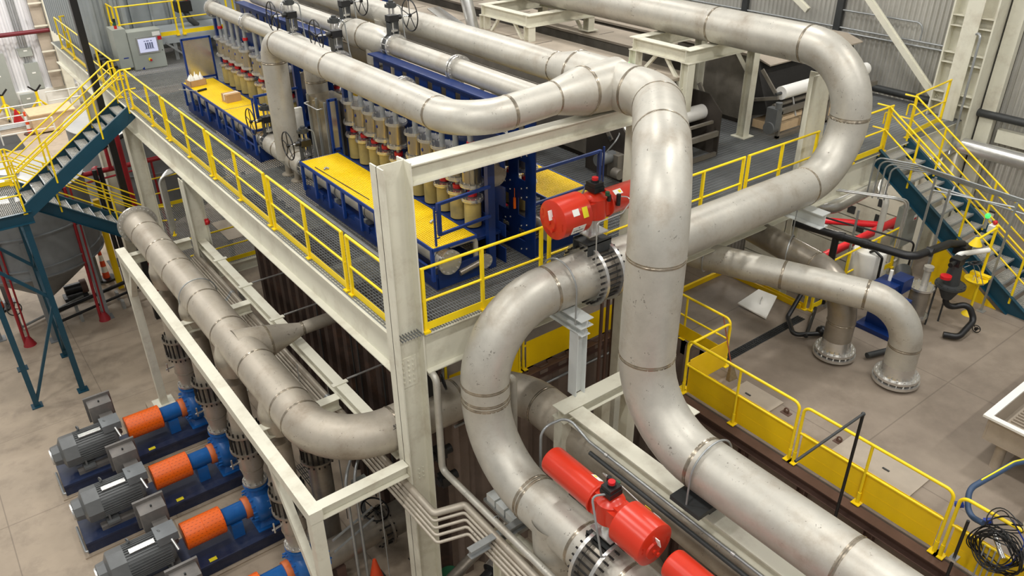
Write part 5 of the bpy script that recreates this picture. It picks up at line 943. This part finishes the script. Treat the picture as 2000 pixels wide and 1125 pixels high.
for k in range(5):
    y = 11.25 + .075 * k
    tag(obj('conduit', G().tube(route([(-.62 + .045 * k, y, -2.45), (-.62 + .045 * k, y, -.9), (.3, y + .1, -.82)], .22, 6), .032, 10), 'alu'), ('nearest', 'second', 'third', 'fourth', 'farthest')[k] + ' of the bent silver conduits beside the walkway column', 'conduit', 'bent silver conduits')
for y, z in ((7.35, -2.42), (5.55, -2.42), (2.62, -2.42)): tag(obj('tie_bar', G().cyl((.03, y, z), (1.15, y, z), .02, 8), 'alu'), {7.35: 'thin bright bar crossing under the walkway nearest the mezzanine', 5.55: 'thin bright bar crossing under the walkway by the middle beam strap', 2.62: 'thin bright bar crossing under the walkway nearest the corner column'}[y], 'bar')
t = thing('riser_conduits', 'pair of thin dark rods fixed to the dark sheet pile wall', 'rod', (1.1, 4, -4))
for y in (3.1, 4.2, 4.5, 6.2): obj('rod', G().cyl((1.02, y, FZ), (1.02, y, -.8), .018, 6), 'dark', t)
# ------------------------------------------------------------------ tanks on the lower floor
def tank(label, x, y, r, zt, zb, zc, legs):
    t = thing('tank', label, 'tank', (x, y, LZ))
    loc(t, 'shell', G().lathe([(.15, zc - LZ), (r, zb - LZ), (r, zt - LZ)], (0, 0, 0), n=56, cap=False), 'tank'); loc(t, 'roof', G().lathe([(r + .05, zt - LZ), (r + .05, zt - LZ + .03), (.3, zt - LZ + .2), (.28, zt - LZ + .3)], (0, 0, 0), n=56), 'tank_top')
    for z in (zb + .02, zb + .35, (zt + zb) / 2 + .1): loc(t, 'hoop', G().lathe([(r, -.03), (r + .05, -.02), (r + .05, .02), (r, .03)], (0, 0, z - LZ), n=56, cap=False), 'tank')
    for a in legs:
        c, s = math.cos(a) * (r + .03), math.sin(a) * (r + .03); l = loc(t, 'leg', G().box(c - .1, c + .1, s - .1, s + .1, 0, (zt + zb) / 2 - LZ), 'tank'); b = loc(t, 'base_plate', G().box(c - .2, c + .2, s - .2, s + .2, 0, .03), 'tank')
    return t
tank('grey conical tank on legs behind the blue stair tower', -3.2, 20.3, 2.1, -3.2, -5.9, -7.55, (-.89, -1.75, 2.2, .6, -2.7))
t2 = tank('grey tank with pale lid behind the lower flight and red pipes', 2.0, 24.3, 2.7, -3.0, -6.3, -7.8, (-.8, -2.2, .9, 2.3))
loc(t2, 'manhole', G().lathe([(.3, 5.3), (.3, 5.5), (.34, 5.5), (.34, 5.54)], (.6, -1.3, 0), n=24), 'dark'); loc(t2, 'lid_pipe', G().tube([(-1.6, -1.0, 5.35), (-.4, -1.2, 5.5), (.9, .3, 5.6)], .05, 8), 'dark')
loc(t2, 'hatch', G().box(.2, 1.4, -2.6, -2.1, 5.4, 5.55), 'black')
t = thing('fire_pipe', 'dark red fire main with vertical leg crossing behind the left stairs', 'pipe', (-.2, 19.5, -3.3))
obj('main', G().cyl((-1.6, 19.6, -3.3), (3.2, 19.9, -3.34), .085, 14), 'red_pipe', t); obj('leg', G().cyl((-.12, 18.2, -1.5), (-.12, 18.2, LZ), .1, 14), 'red_pipe', t); obj('branch', G().cyl((-.3, 19.6, -3.3), (-.3, 19.6, -2.5), .06, 12), 'red_pipe', t); obj('valve', G().sphere((-.75, 19.6, -3.25), .17), 'red_pipe', t); obj('thin_line', G().cyl((-3, 19.4, -3.6), (.6, 19.6, -3.5), .035, 8), 'red_pipe', t)
for x in (.85, 1.05): obj('drop_line', G().cyl((x, 19.75, -3.3), (x, 19.75, -6.5), .04, 8), 'red_pipe', t)
tag(obj('fire_branch', G().beam((1.0, 20.5, -2.6), (3.4, 20.2, -2.5), .2, .12), 'red_pipe'), 'dark red beam under the walkway above the pale tank lid', 'pipe')
tag(obj('black_line', G().cyl((-2.2, 19.0, -3.0), (1.6, 19.2, -1.6), .07, 12), 'black'), 'sloping black pipe above the tank lid behind the left stairs', 'pipe')
for k, (x, y) in enumerate(((-1.95, 18.55), (-4.35, 18.4))):
    t = thing('fire_standpipe', ('dark red standpipe pair at the right side of the conical tank', 'dark red standpipe pair at the left side of the conical tank')[k], 'pipe', (x, y, LZ))
    for d in (0, .16): loc(t, 'pipe_run', G().cyl((d - .12, 0, 0), (d, 0, 5.0), .05 - .02 * (d > 0), 10), 'red_pipe')
    loc(t, 'foot', G().lathe([(.2, 0), (.16, .1), (.08, .3)], (0, 0, 0)), 'red_pipe')
for k in range(2):
    t = thing('process_line', ('thick black pipe along the floor behind the conical tank leg', 'thinner black pipe along the floor nearer the camera')[k], 'pipe', (-1.5, 20 - k, LZ + .3)); obj('pipe_run', G().cyl((-3.6, 19.4 - .8 * k, LZ + .35), (-.2, 20.4 - .8 * k, LZ + .35), .07 - .02 * k, 12), 'black', t)
    for x in (-2.6, -1.2): obj('stand', G().box(x - .05, x + .05, 19.65 - .8 * k, 19.9 - .8 * k, LZ, LZ + .3), 'galv', t)
t = thing('transfer_pump', 'small dark pump on the floor under the tank cone', 'pump', (-2.4, 20.9, LZ)); loc(t, 'base', G().box(-.4, .4, -.25, .25, 0, .12), 'dark'); loc(t, 'motor', G().cyl((-.3, 0, .35), (.25, 0, .35), .2, 18), 'black'); loc(t, 'casing', G().cyl((.25, 0, .35), (.45, 0, .35), .26, 18), 'rust_beam')
for k, (x, y, l) in enumerate(((-1.15, 21.6, 'orange and white traffic channelizer beyond the tank leg'), (-4.75, 21.6, 'orange channelizer half hidden by the left standpipe'), (-.25, 42.6, 'orange and white channelizer far back beside the wooden crate'))):
    t = thing('traffic_channelizer', l, 'channelizer', (x, y, LZ), 'traffic channelizers'); loc(t, 'base', G().lathe([(.34, 0), (.34, .08), (.14, .1)], (0, 0, 0), n=8), 'black' if k < 2 else 'rust_beam')
    for j in range(5): loc(t, 'band', G().lathe([(.13 - .015 * j, .1 + .24 * j), (.115 - .015 * j, .34 + .24 * j)], (0, 0, 0), n=16), 'cone' if j % 2 == 0 else 'white')
t = thing('floor_valve', 'rusty handwheel valve on the floor at the left under the tank', 'valve', (-4.4, 19.6, LZ)); loc(t, 'stem', G().cyl((0, 0, 0), (0, 0, .8), .05, 10), 'galv'); loc(t, 'hand_wheel', wheel(G(), (0, -.1, .9), (.2, -1, .3), .22, .02, 4), 'dark'); loc(t, 'floor_line', G().cyl((0, 0, .1), (2.2, 1.0, .1), .045, 8), 'galv')
t = thing('black_standpipes', 'pair of tall black pipes between the conical tank and the flanged pipe', 'pipe', (-.9, 19, LZ))
for d in (0, .2): loc(t, 'pipe_run', G().cyl((d, d, 0), (d, d, 5.2), .075, 12), 'black')
tag(obj('yellow_post', G().box(-1.0, -.8, 20.5, 20.7, LZ, -4.6), 'yellow_panel'), 'yellow post behind the black pipes by the conical tank', 'post')
for x, y in ((-.3, 22.8), (.8, 23.2)): tag(obj('floor_mat', G().box(x - .5, x + .5, y - .4, y + .4, LZ, LZ + .02), 'dark'), ('left' if x < 0 else 'right') + ' of two dark mats on the floor beyond the channelizer', 'mat')
# ------------------------------------------------------------------ walkway end: panel, bin, raised platform
t = thing('operator_console', 'grey control panel with lit touch screen at the far end of the walkway', 'control panel', (1.5, 18.9, 0), rz=0)
P = lambda n, g, m, par=None: obj(n, g, m, par or t)
P('side_enclosure', G().box(.66, 1.04, 18.75, 19.5, .12, 1.32), 'cabinet'); d = P('door', G().box(1.06, 2.06, 18.68, 18.72, .03, 1.2), 'cabinet'); P('enclosure', G().box(1.05, 2.07, 18.72, 19.3, .0, 1.2), 'cabinet')
obj('screen_bezel', G().box(1.26, 1.92, 18.655, 18.68, .5, 1.02), 'alu', d); obj('screen', G().box(1.31, 1.87, 18.64, 18.656, .55, .97), 'screen', d)
g = G()
for k in range(4): g.box(1.5 + .065 * k, 1.545 + .065 * k, 18.634, 18.641, .66, .84)
for x, w_ in ((1.48, .04), (1.55, .09), (1.68, .05)): g.box(x, x + w_, 18.634, 18.641, .88, .905)
obj('screen_graphics', g.box(1.47, 1.77, 18.634, 18.641, .645, .655), 'screen_ink', d)
obj('notice', G().box(1.79, 2.03, 18.67, 18.68, 1.02, 1.14), 'paper', d); obj('warning_sticker', G().box(1.92, 2.05, 18.668, 18.68, .88, .99), 'clamp_red', d); obj('stop_button', G().cyl((1.58, 18.68, .29), (1.58, 18.63, .29), .035, 12), 'clamp_red', d); obj('button_ring', G().cyl((1.56, 18.68, .31), (1.56, 18.655, .31), .05, 12), 'tag_yellow', d); obj('blue_arrow', G().prism([(0, .05), (.08, .1), (.08, 0)], (1.26, 18.675, .0), (1, 0, 0), (0, 0, 1), (0, .005, 0)), 'badge', d); obj('maker_mark', G().box(.8, .95, 18.744, 18.75, .42, .45), 'badge', t); obj('lock', G().cyl((2.0, 18.68, .55), (2.0, 18.66, .55), .015, 8), 'dark', d)
for k, m in enumerate(('clamp_red', 'green', 'black')): P('stack_lamp', G().cyl((.82, 18.95, 1.32 + .1 * k), (.82, 18.95, 1.42 + .1 * k), .045, 12), m)
t = thing('storage_bin', 'large grey clad bin rising behind the control panel', 'bin', (1.5, 22, 0))
obj('shell', G().box(.3, 5.6, 21.4, 27, -.0, 8), 'steel_panel', t)
g = corr((.3, 20.2, 0), (0, 1, 0), (-1, 0, 0), 7, 0, 8, .42, .12); obj('side_cladding', g, 'steel_panel', t); obj('front_cladding', corr((.3, 20.2, 0), (1, 0, 0), (0, -1, 0), 1.0, 0, 8, .3, .08), 'steel_panel', t); obj('return_wall', G().box(1.28, 1.34, 20.2, 21.4, 0, 8), 'steel_panel', t)
for x in (1.9, 2.55, 3.2, 3.8): obj('rib', G().box(x - .03, x + .03, 21.3, 21.4, .8, 8), 'steel_panel', t)
obj('conduit', G().tube(route([(2.2, 21.3, 2.3), (2.4, 21.2, 2.1), (3.0, 21.2, 2.2), (3.1, 21.25, .9)], .15, 5), .03, 8), 'galv', t)
t = thing('raised_platform', 'small raised grey platform with yellow toe boards beside the control panel', 'platform', (3.8, 20, 0))
obj('deck', G().box(1.35, 6.4, 19.35, 21.3, .72, .8), 'steel_panel', t); obj('edge_beam', G().beam((2.0, 19.34, .68), (6.4, 19.34, .68), .08, .22), 'steel_panel', t)
for x in (2.62, 5.0): obj('post', G().box(x - .06, x + .06, 19.4, 19.5, 0, .7), 'galv', t)
obj('brace', G().beam((2.3, 19.3, .62), (2.9, 19.3, .1), .06, .06), 'galv', t)
railing('guard_railing', 'yellow railing of the raised platform, section above the control panel', (.98, 19.3, .82), (2.82, 19.3, .82), [.05, 1.78], 1.07)
railing('guard_railing', 'yellow railing of the raised platform, section ending at the flanged header', (2.92, 19.3, .82), (4.6, 19.3, .82), [.05, 1.6], 1.07)
railing('guard_railing', 'yellow railing of the raised platform behind the flanged header', (4.7, 19.3, .82), (6.4, 19.3, .82), [.05, .8, 1.6], 1.07)
railing('guard_railing', 'yellow return railing at the corner of the raised platform', (.94, 20.15, .82), (.94, 19.36, .82), [.1, .7], 1.07, False)
t = thing('vent_unit', 'black vent unit with curved hose on the raised platform', 'vent', (3.5, 20.6, .8)); loc(t, 'box', G().box(-.3, .2, -.2, .2, .5, .85), 'black'); loc(t, 'hose', G().tube(route([(0, 0, .5), (.1, -.1, .2), (.3, -.1, 0)], .1, 5), .1, 12), 'dark'); loc(t, 'red_hose', G().tube([(.1, 0, .85), (.3, 0, 1.3)], .05, 8), 'clamp_red')
t = thing('steel_post', 'tall dark post in front of the grey bin at the left', 'post', (-.42, 17.5, LZ)); loc(t, 'shaft', G().box(-.1, .1, -.1, .1, 0, 17), 'black')
t = thing('valve_cluster', 'cluster of black valves along the walkway behind the far railing', 'valve', (.3, 19.5, 0))
for k in range(7): loc(t, 'valve', G().cyl((0, -1.2 + .55 * k, 0), (0, -1.2 + .55 * k, .5), .06, 8).cyl((-.12, -1.2 + .55 * k, .35), (.16, -1.2 + .55 * k, .35), .1, 12), 'black')
# ------------------------------------------------------------------ far left floor and back wall
t = thing('wooden_crate', 'large pale wooden crate on the far floor behind the stair railing', 'crate', (.95, 43, LZ)); loc(t, 'box', G().box(-1.0, 1.3, -.8, .9, .1, 1.05), 'wood'); loc(t, 'lid', G().box(-1.06, 1.36, -.86, .96, 1.05, 1.12), 'wood')
for x in (-.9, .15, 1.2): loc(t, 'skid', G().box(x - .08, x + .08, -.8, .9, 0, .1), 'wood')
loc(t, 'batten', G().box(-1.02, 1.32, -.84, -.8, .1, .22), 'wood')
for k, (x0, x1, y) in enumerate(((-2.5, 1.0, 44.9), (1.6, 4.2, 47.0), (-4.5, .9, 41.3))):
    t = thing('white_railing', ('white railing behind the wooden crate', 'white railing along the back wall beside the cabinets', 'white railing at the left edge in front of the mat')[k], 'railing', (x0, y, LZ))
    for z in (.55, 1.1): loc(t, 'rail', G().cyl((0, 0, z), (x1 - x0, 0, z), .035, 8), 'white')
    for j in range(3): loc(t, 'post', G().cyl(((x1 - x0) * j / 2, 0, 0), ((x1 - x0) * j / 2, 0, 1.1), .04, 8), 'white')
for k, (x, y) in enumerate(((-.75, 46.6), (1.05, 46.4), (4.9, 46.2))):
    t = thing('support_stand', ('yellow work stand at the left edge of the far floor', 'yellow work stand beside the wall cabinets', 'yellow work stand far back by the cream column')[k], 'stand', (x, y, LZ), 'yellow work stands')
    for a in (.4, 2.5, 4.6): loc(t, 'leg', G().cyl((0, 0, .9), (.75 * math.cos(a), .75 * math.sin(a), .1), .07, 8), 'yellow'); loc(t, 'caster', G().cyl((.75 * math.cos(a) - .04, .75 * math.sin(a), .1), (.75 * math.cos(a) + .04, .75 * math.sin(a), .1), .1, 10), 'dark')
    loc(t, 'mast', G().cyl((0, 0, .6), (0, 0, 1.4), .08, 10), 'yellow'); loc(t, 'v_head', G().beam((0, 0, 1.4), (-.35, 0, 1.75), .09, .09).beam((0, 0, 1.4), (.35, 0, 1.75), .09, .09), 'black')
t = thing('support_stand', 'small red jack stand beside the left yellow stand', 'stand', (-.4, 45.4, LZ)); loc(t, 'frame', G().lathe([(.3, 0), (.05, .8)], (0, 0, 0), n=4), 'clamp_red')
for x0, x1, z0, z1, y, l in ((1.0, 1.75, -7.0, -5.4, 47.7, 'grey wall cabinet with conduits above it'), (-.9, .1, -7.9, -4.6, 47.5, 'tall grey cabinet at the left edge by the back wall'), (.25, 1.05, -7.9, -7.1, 47.3, 'low grey transformer box under the wall cabinets'), (.9, 1.65, -5.0, -4.5, 47.75, 'grey junction trough above the wall cabinet')):
    t = thing('wall_cabinet', l, 'cabinet', (x0, y, z0)); loc(t, 'body', G().box(0, x1 - x0, 0, .25, 0, z1 - z0), 'cabinet'); loc(t, 'label', G().box(.3, .5, -.012, 0, (z1 - z0) * .6, (z1 - z0) * .6 + .08), 'paper')
for k in range(4): tag(obj('wall_conduit', G().cyl((1.08 + .13 * k, 47.8, -5.4), (1.08 + .13 * k, 47.8, 3), .035, 6), 'galv'), ('leftmost', 'second', 'third', 'rightmost')[k] + ' of the conduits climbing the back wall above the grey cabinet', 'conduit', 'back wall conduits')
tag(obj('fire_main', G().cyl((-8, 47.3, -3.5), (6.5, 47.3, -3.58), .13, 12), 'red_pipe_far'), 'dark red pipe across the white back wall at the left', 'pipe')
t = thing('wall_column', 'cream wall column with brackets on the back wall at the left', 'column', (3.1, 47.2, LZ)); loc(t, 'shaft', G().box(-.25, .25, -.2, .2, 0, 14), 'cream'); loc(t, 'side_strip', G().box(-.95, -.3, .25, .4, 1.2, 14), 'machine_top')
for z in (2.2, 3.4, 4.9, 6.2): loc(t, 'bracket', G().box(-1.0, -.2, .0, .1, z, z + .08), 'cream')
for k in range(3): loc(t, 'down_pipe', G().cyl((.5 + .12 * k, -.3, 0), (.1 + .12 * k, -.3, 6), .04, 8), 'white')
tag(obj('floor_mat', G().box(-3.2, -.9, 40, 43, LZ, LZ + .02), 'dark'), 'large dark mat on the far floor at the left edge', 'mat')
for k in range(3): tag(obj('steel_bar', G().cyl((-3.5, 43.9 + .25 * k, LZ + .15), (3.4, 44.1 + .25 * k, LZ + .15), .05, 6), 'galv'), ('nearest', 'middle', 'farthest')[k] + ' of the long bars on the floor behind the crate', 'bar', 'long bars on the floor')
# ------------------------------------------------------------------ under the pipes at the bottom
t = thing('cross_pipe', 'brown stainless pipe with flanges and handwheel low beneath the near rack beam', 'pipe', (.3, 2.55, -6.5))
obj('pipe_run', G().cyl((-1.2, 2.55, -6.5), (2.2, 2.55, -6.4), .3, 26), 'pipe_brown', t); obj('wide_spool', G().cyl((.45, 2.55, -6.46), (2.2, 2.55, -6.4), .36, 26), 'pipe_brown', t)
for x in (.2, .42): obj('flange', G().disc((x, 2.55, -6.47), (1, 0, 0), .29, .46, .05, 28), 'pipe_brown', t)
obj('bolts', G().bolts((.31, 2.55, -6.47), (1, 0, 0), .4, 14, .02, .36), 'dark_bolt', t); obj('handwheel', wheel(G(), (.2, 2.5, -5.85), (.3, -.3, 1), .3, .02, 4), 'black', t); obj('wheel_stem', G().cyl((.25, 2.55, -6.1), (.2, 2.5, -5.85), .03, 8), 'dark', t)
for x in (-.8, 1.6): obj('saddle', G().box(x - .1, x + .1, 2.3, 2.8, FZ, -6.75), 'rust_beam', t)
t = thing('traffic_cone', 'orange traffic cone with dark base on the floor beneath the near rack beam', 'cone', (-.2, 1.95, FZ)); loc(t, 'base', G().box(-.22, .22, -.22, .22, 0, .04), 'dark'); loc(t, 'cone', G().lathe([(.17, .04), (.04, .68), (.03, .7)], (0, 0, 0), n=24), 'cone')
for k, (x0, x1, y0, y1) in enumerate(((.65, 1.1, .6, 2.1), (-.1, .3, 4.4, 6.4))): tag(obj('floor_grate', bars(x0, x1, y0, y1, FZ + .012, .05, .2, .02, .02, .01), 'dark'), ('dark floor grate beside the cone under the near rack beam', 'dark floor grate under the bend of the header pipe')[k], 'grate')
t = thing('hand_railing', 'bent silver railing hoops on the lower floor under the header bend', 'railing', (-.4, 3.0, -5))
for d in (0, .18): obj('hoop', G().tube(route([(-.75 + d, 1.5, -6.6), (-.75 + d, 1.5, -3.7), (.1 + d, 2.4, -3.4)], .3, 6), .03, 10), 'galv', t)
for z in (-5.2, -4.9): obj('strut', G().cyl((-1.2, 1.4, z), (-.2, 1.7, z), .025, 6), 'galv', t)
t = thing('switch_box', 'small grey switch box on a post under the header bend', 'switch box', (.2, 3.1, FZ)); loc(t, 'post', G().box(-.04, .04, -.04, .04, 0, 1.6), 'galv'); loc(t, 'box', G().box(-.16, .16, -.1, .1, 1.5, 1.85), 'cabinet')
for k, (x, y) in enumerate(((-.45, 3.9), (.0, 3.6), (-.35, .95))): tag(obj('pull_chain', G().cyl((x, y, -2.6), (x, y, -6.9), .012, 6), 'galv'), ('left', 'right', 'near')[k] + ' hanging valve chain below the header pipe', 'chain', 'hanging valve chains')
t = thing('air_line', 'stainless air line with regulator, gauge and green valve at the bottom edge', 'pipe', (.2, .4, -6.4))
obj('pipe_run', G().cyl((-.5, .1, -6.5), (1.0, .45, -6.4), .1, 16), 'pipe_brown', t); obj('regulator', G().box(-.45, -.2, .0, .25, -6.3, -6.05), 'dark', t); obj('red_button', G().cyl((-.3, .05, -6.05), (-.3, .05, -5.98), .06, 12), 'clamp_red', t); obj('gauge', G().cyl((.35, .15, -6.05), (.35, .08, -6.0), .09, 16), 'white', t); obj('green_valve', G().cyl((.55, .2, -6.6), (.6, .25, -6.0), .2, 16), 'green', t); obj('hose', G().tube(route([(-.2, .1, -6.1), (.1, .0, -5.8), (.3, .1, -6.5)], .2, 6), .03, 8), 'hose', t); obj('support_foot', G().box(.0, .1, .15, .3, FZ, -6.55), 'galv', t)
t = thing('black_pump', 'black pump with silver ends beside the foot of the corner column', 'pump', (1.1, .3, -6.2))
obj('casing', G().lathe([(.2, -.5), (.2, -.3), (.12, -.25), (.12, .15), (.2, .2), (.2, .45)], (1.05, -.3, -6.0), (1, .25, .12), 22), 'black', t); obj('end_band', G().lathe([(.21, .2), (.21, .4)], (1.05, -.3, -6.0), (1, .25, .12), 22), 'chrome', t); obj('end_band', G().lathe([(.21, -.48), (.21, -.32)], (1.05, -.3, -6.0), (1, .25, .12), 22), 'chrome', t); obj('pump_stand', G().box(.9, 1.2, -.45, -.15, FZ, -6.2), 'dark', t); obj('plinth', G().box(.45, 2.0, -.7, .3, FZ, FZ + .15), 'floor', t); obj('discharge', G().cyl((.5, .1, -6.0), (2.1, .45, -5.8), .11, 14), 'pipe_brown', t)
t = thing('pit_valve', 'black valve with pull chain hanging by the corner column under the platform', 'valve', (.65, .55, -1.7))
obj('actuator', G().box(.5, .72, .4, .6, -1.75, -1.3).cyl((.6, .5, -1.3), (.6, .5, -1.15), .1, 12), 'black', t); obj('hand_wheel', wheel(G(), (.85, .45, -1.6), (1, -.3, .2), .13, .02, 3), 'black', t); obj('valve_body', G().cyl((.45, .5, -1.95), (.95, .6, -1.95), .09, 14), 'chrome', t); obj('chain', G().cyl((.85, .45, -1.5), (.85, .45, -.75), .012, 6), 'galv', t); obj('feed_line', G().cyl((.6, .5, -2.6), (.6, .5, -1.75), .05, 10), 'pipe_brown', t)
for z, y, l in ((-3.1, .35, 'upper'), (-3.6, .2, 'lower')): tag(obj('chain_valve', G().box(.5, .72, y - .1, y + .1, z, z + .22).cyl((.45, y, z + .1), (.85, y, z + .1), .09, 12), 'black'), l + ' black chain valve behind the descending small pipe', 'valve')
for k in range(3): tag(obj('drop_rod', G().cyl((4.3 + .16 * k, .2, -7.0), (4.3 + .16 * k, .2, -.9), .035, 8), 'rust_beam'), ('left', 'middle', 'right')[k] + ' of three dark rods hanging left of the tall pipe', 'rod', 'hanging dark rods')
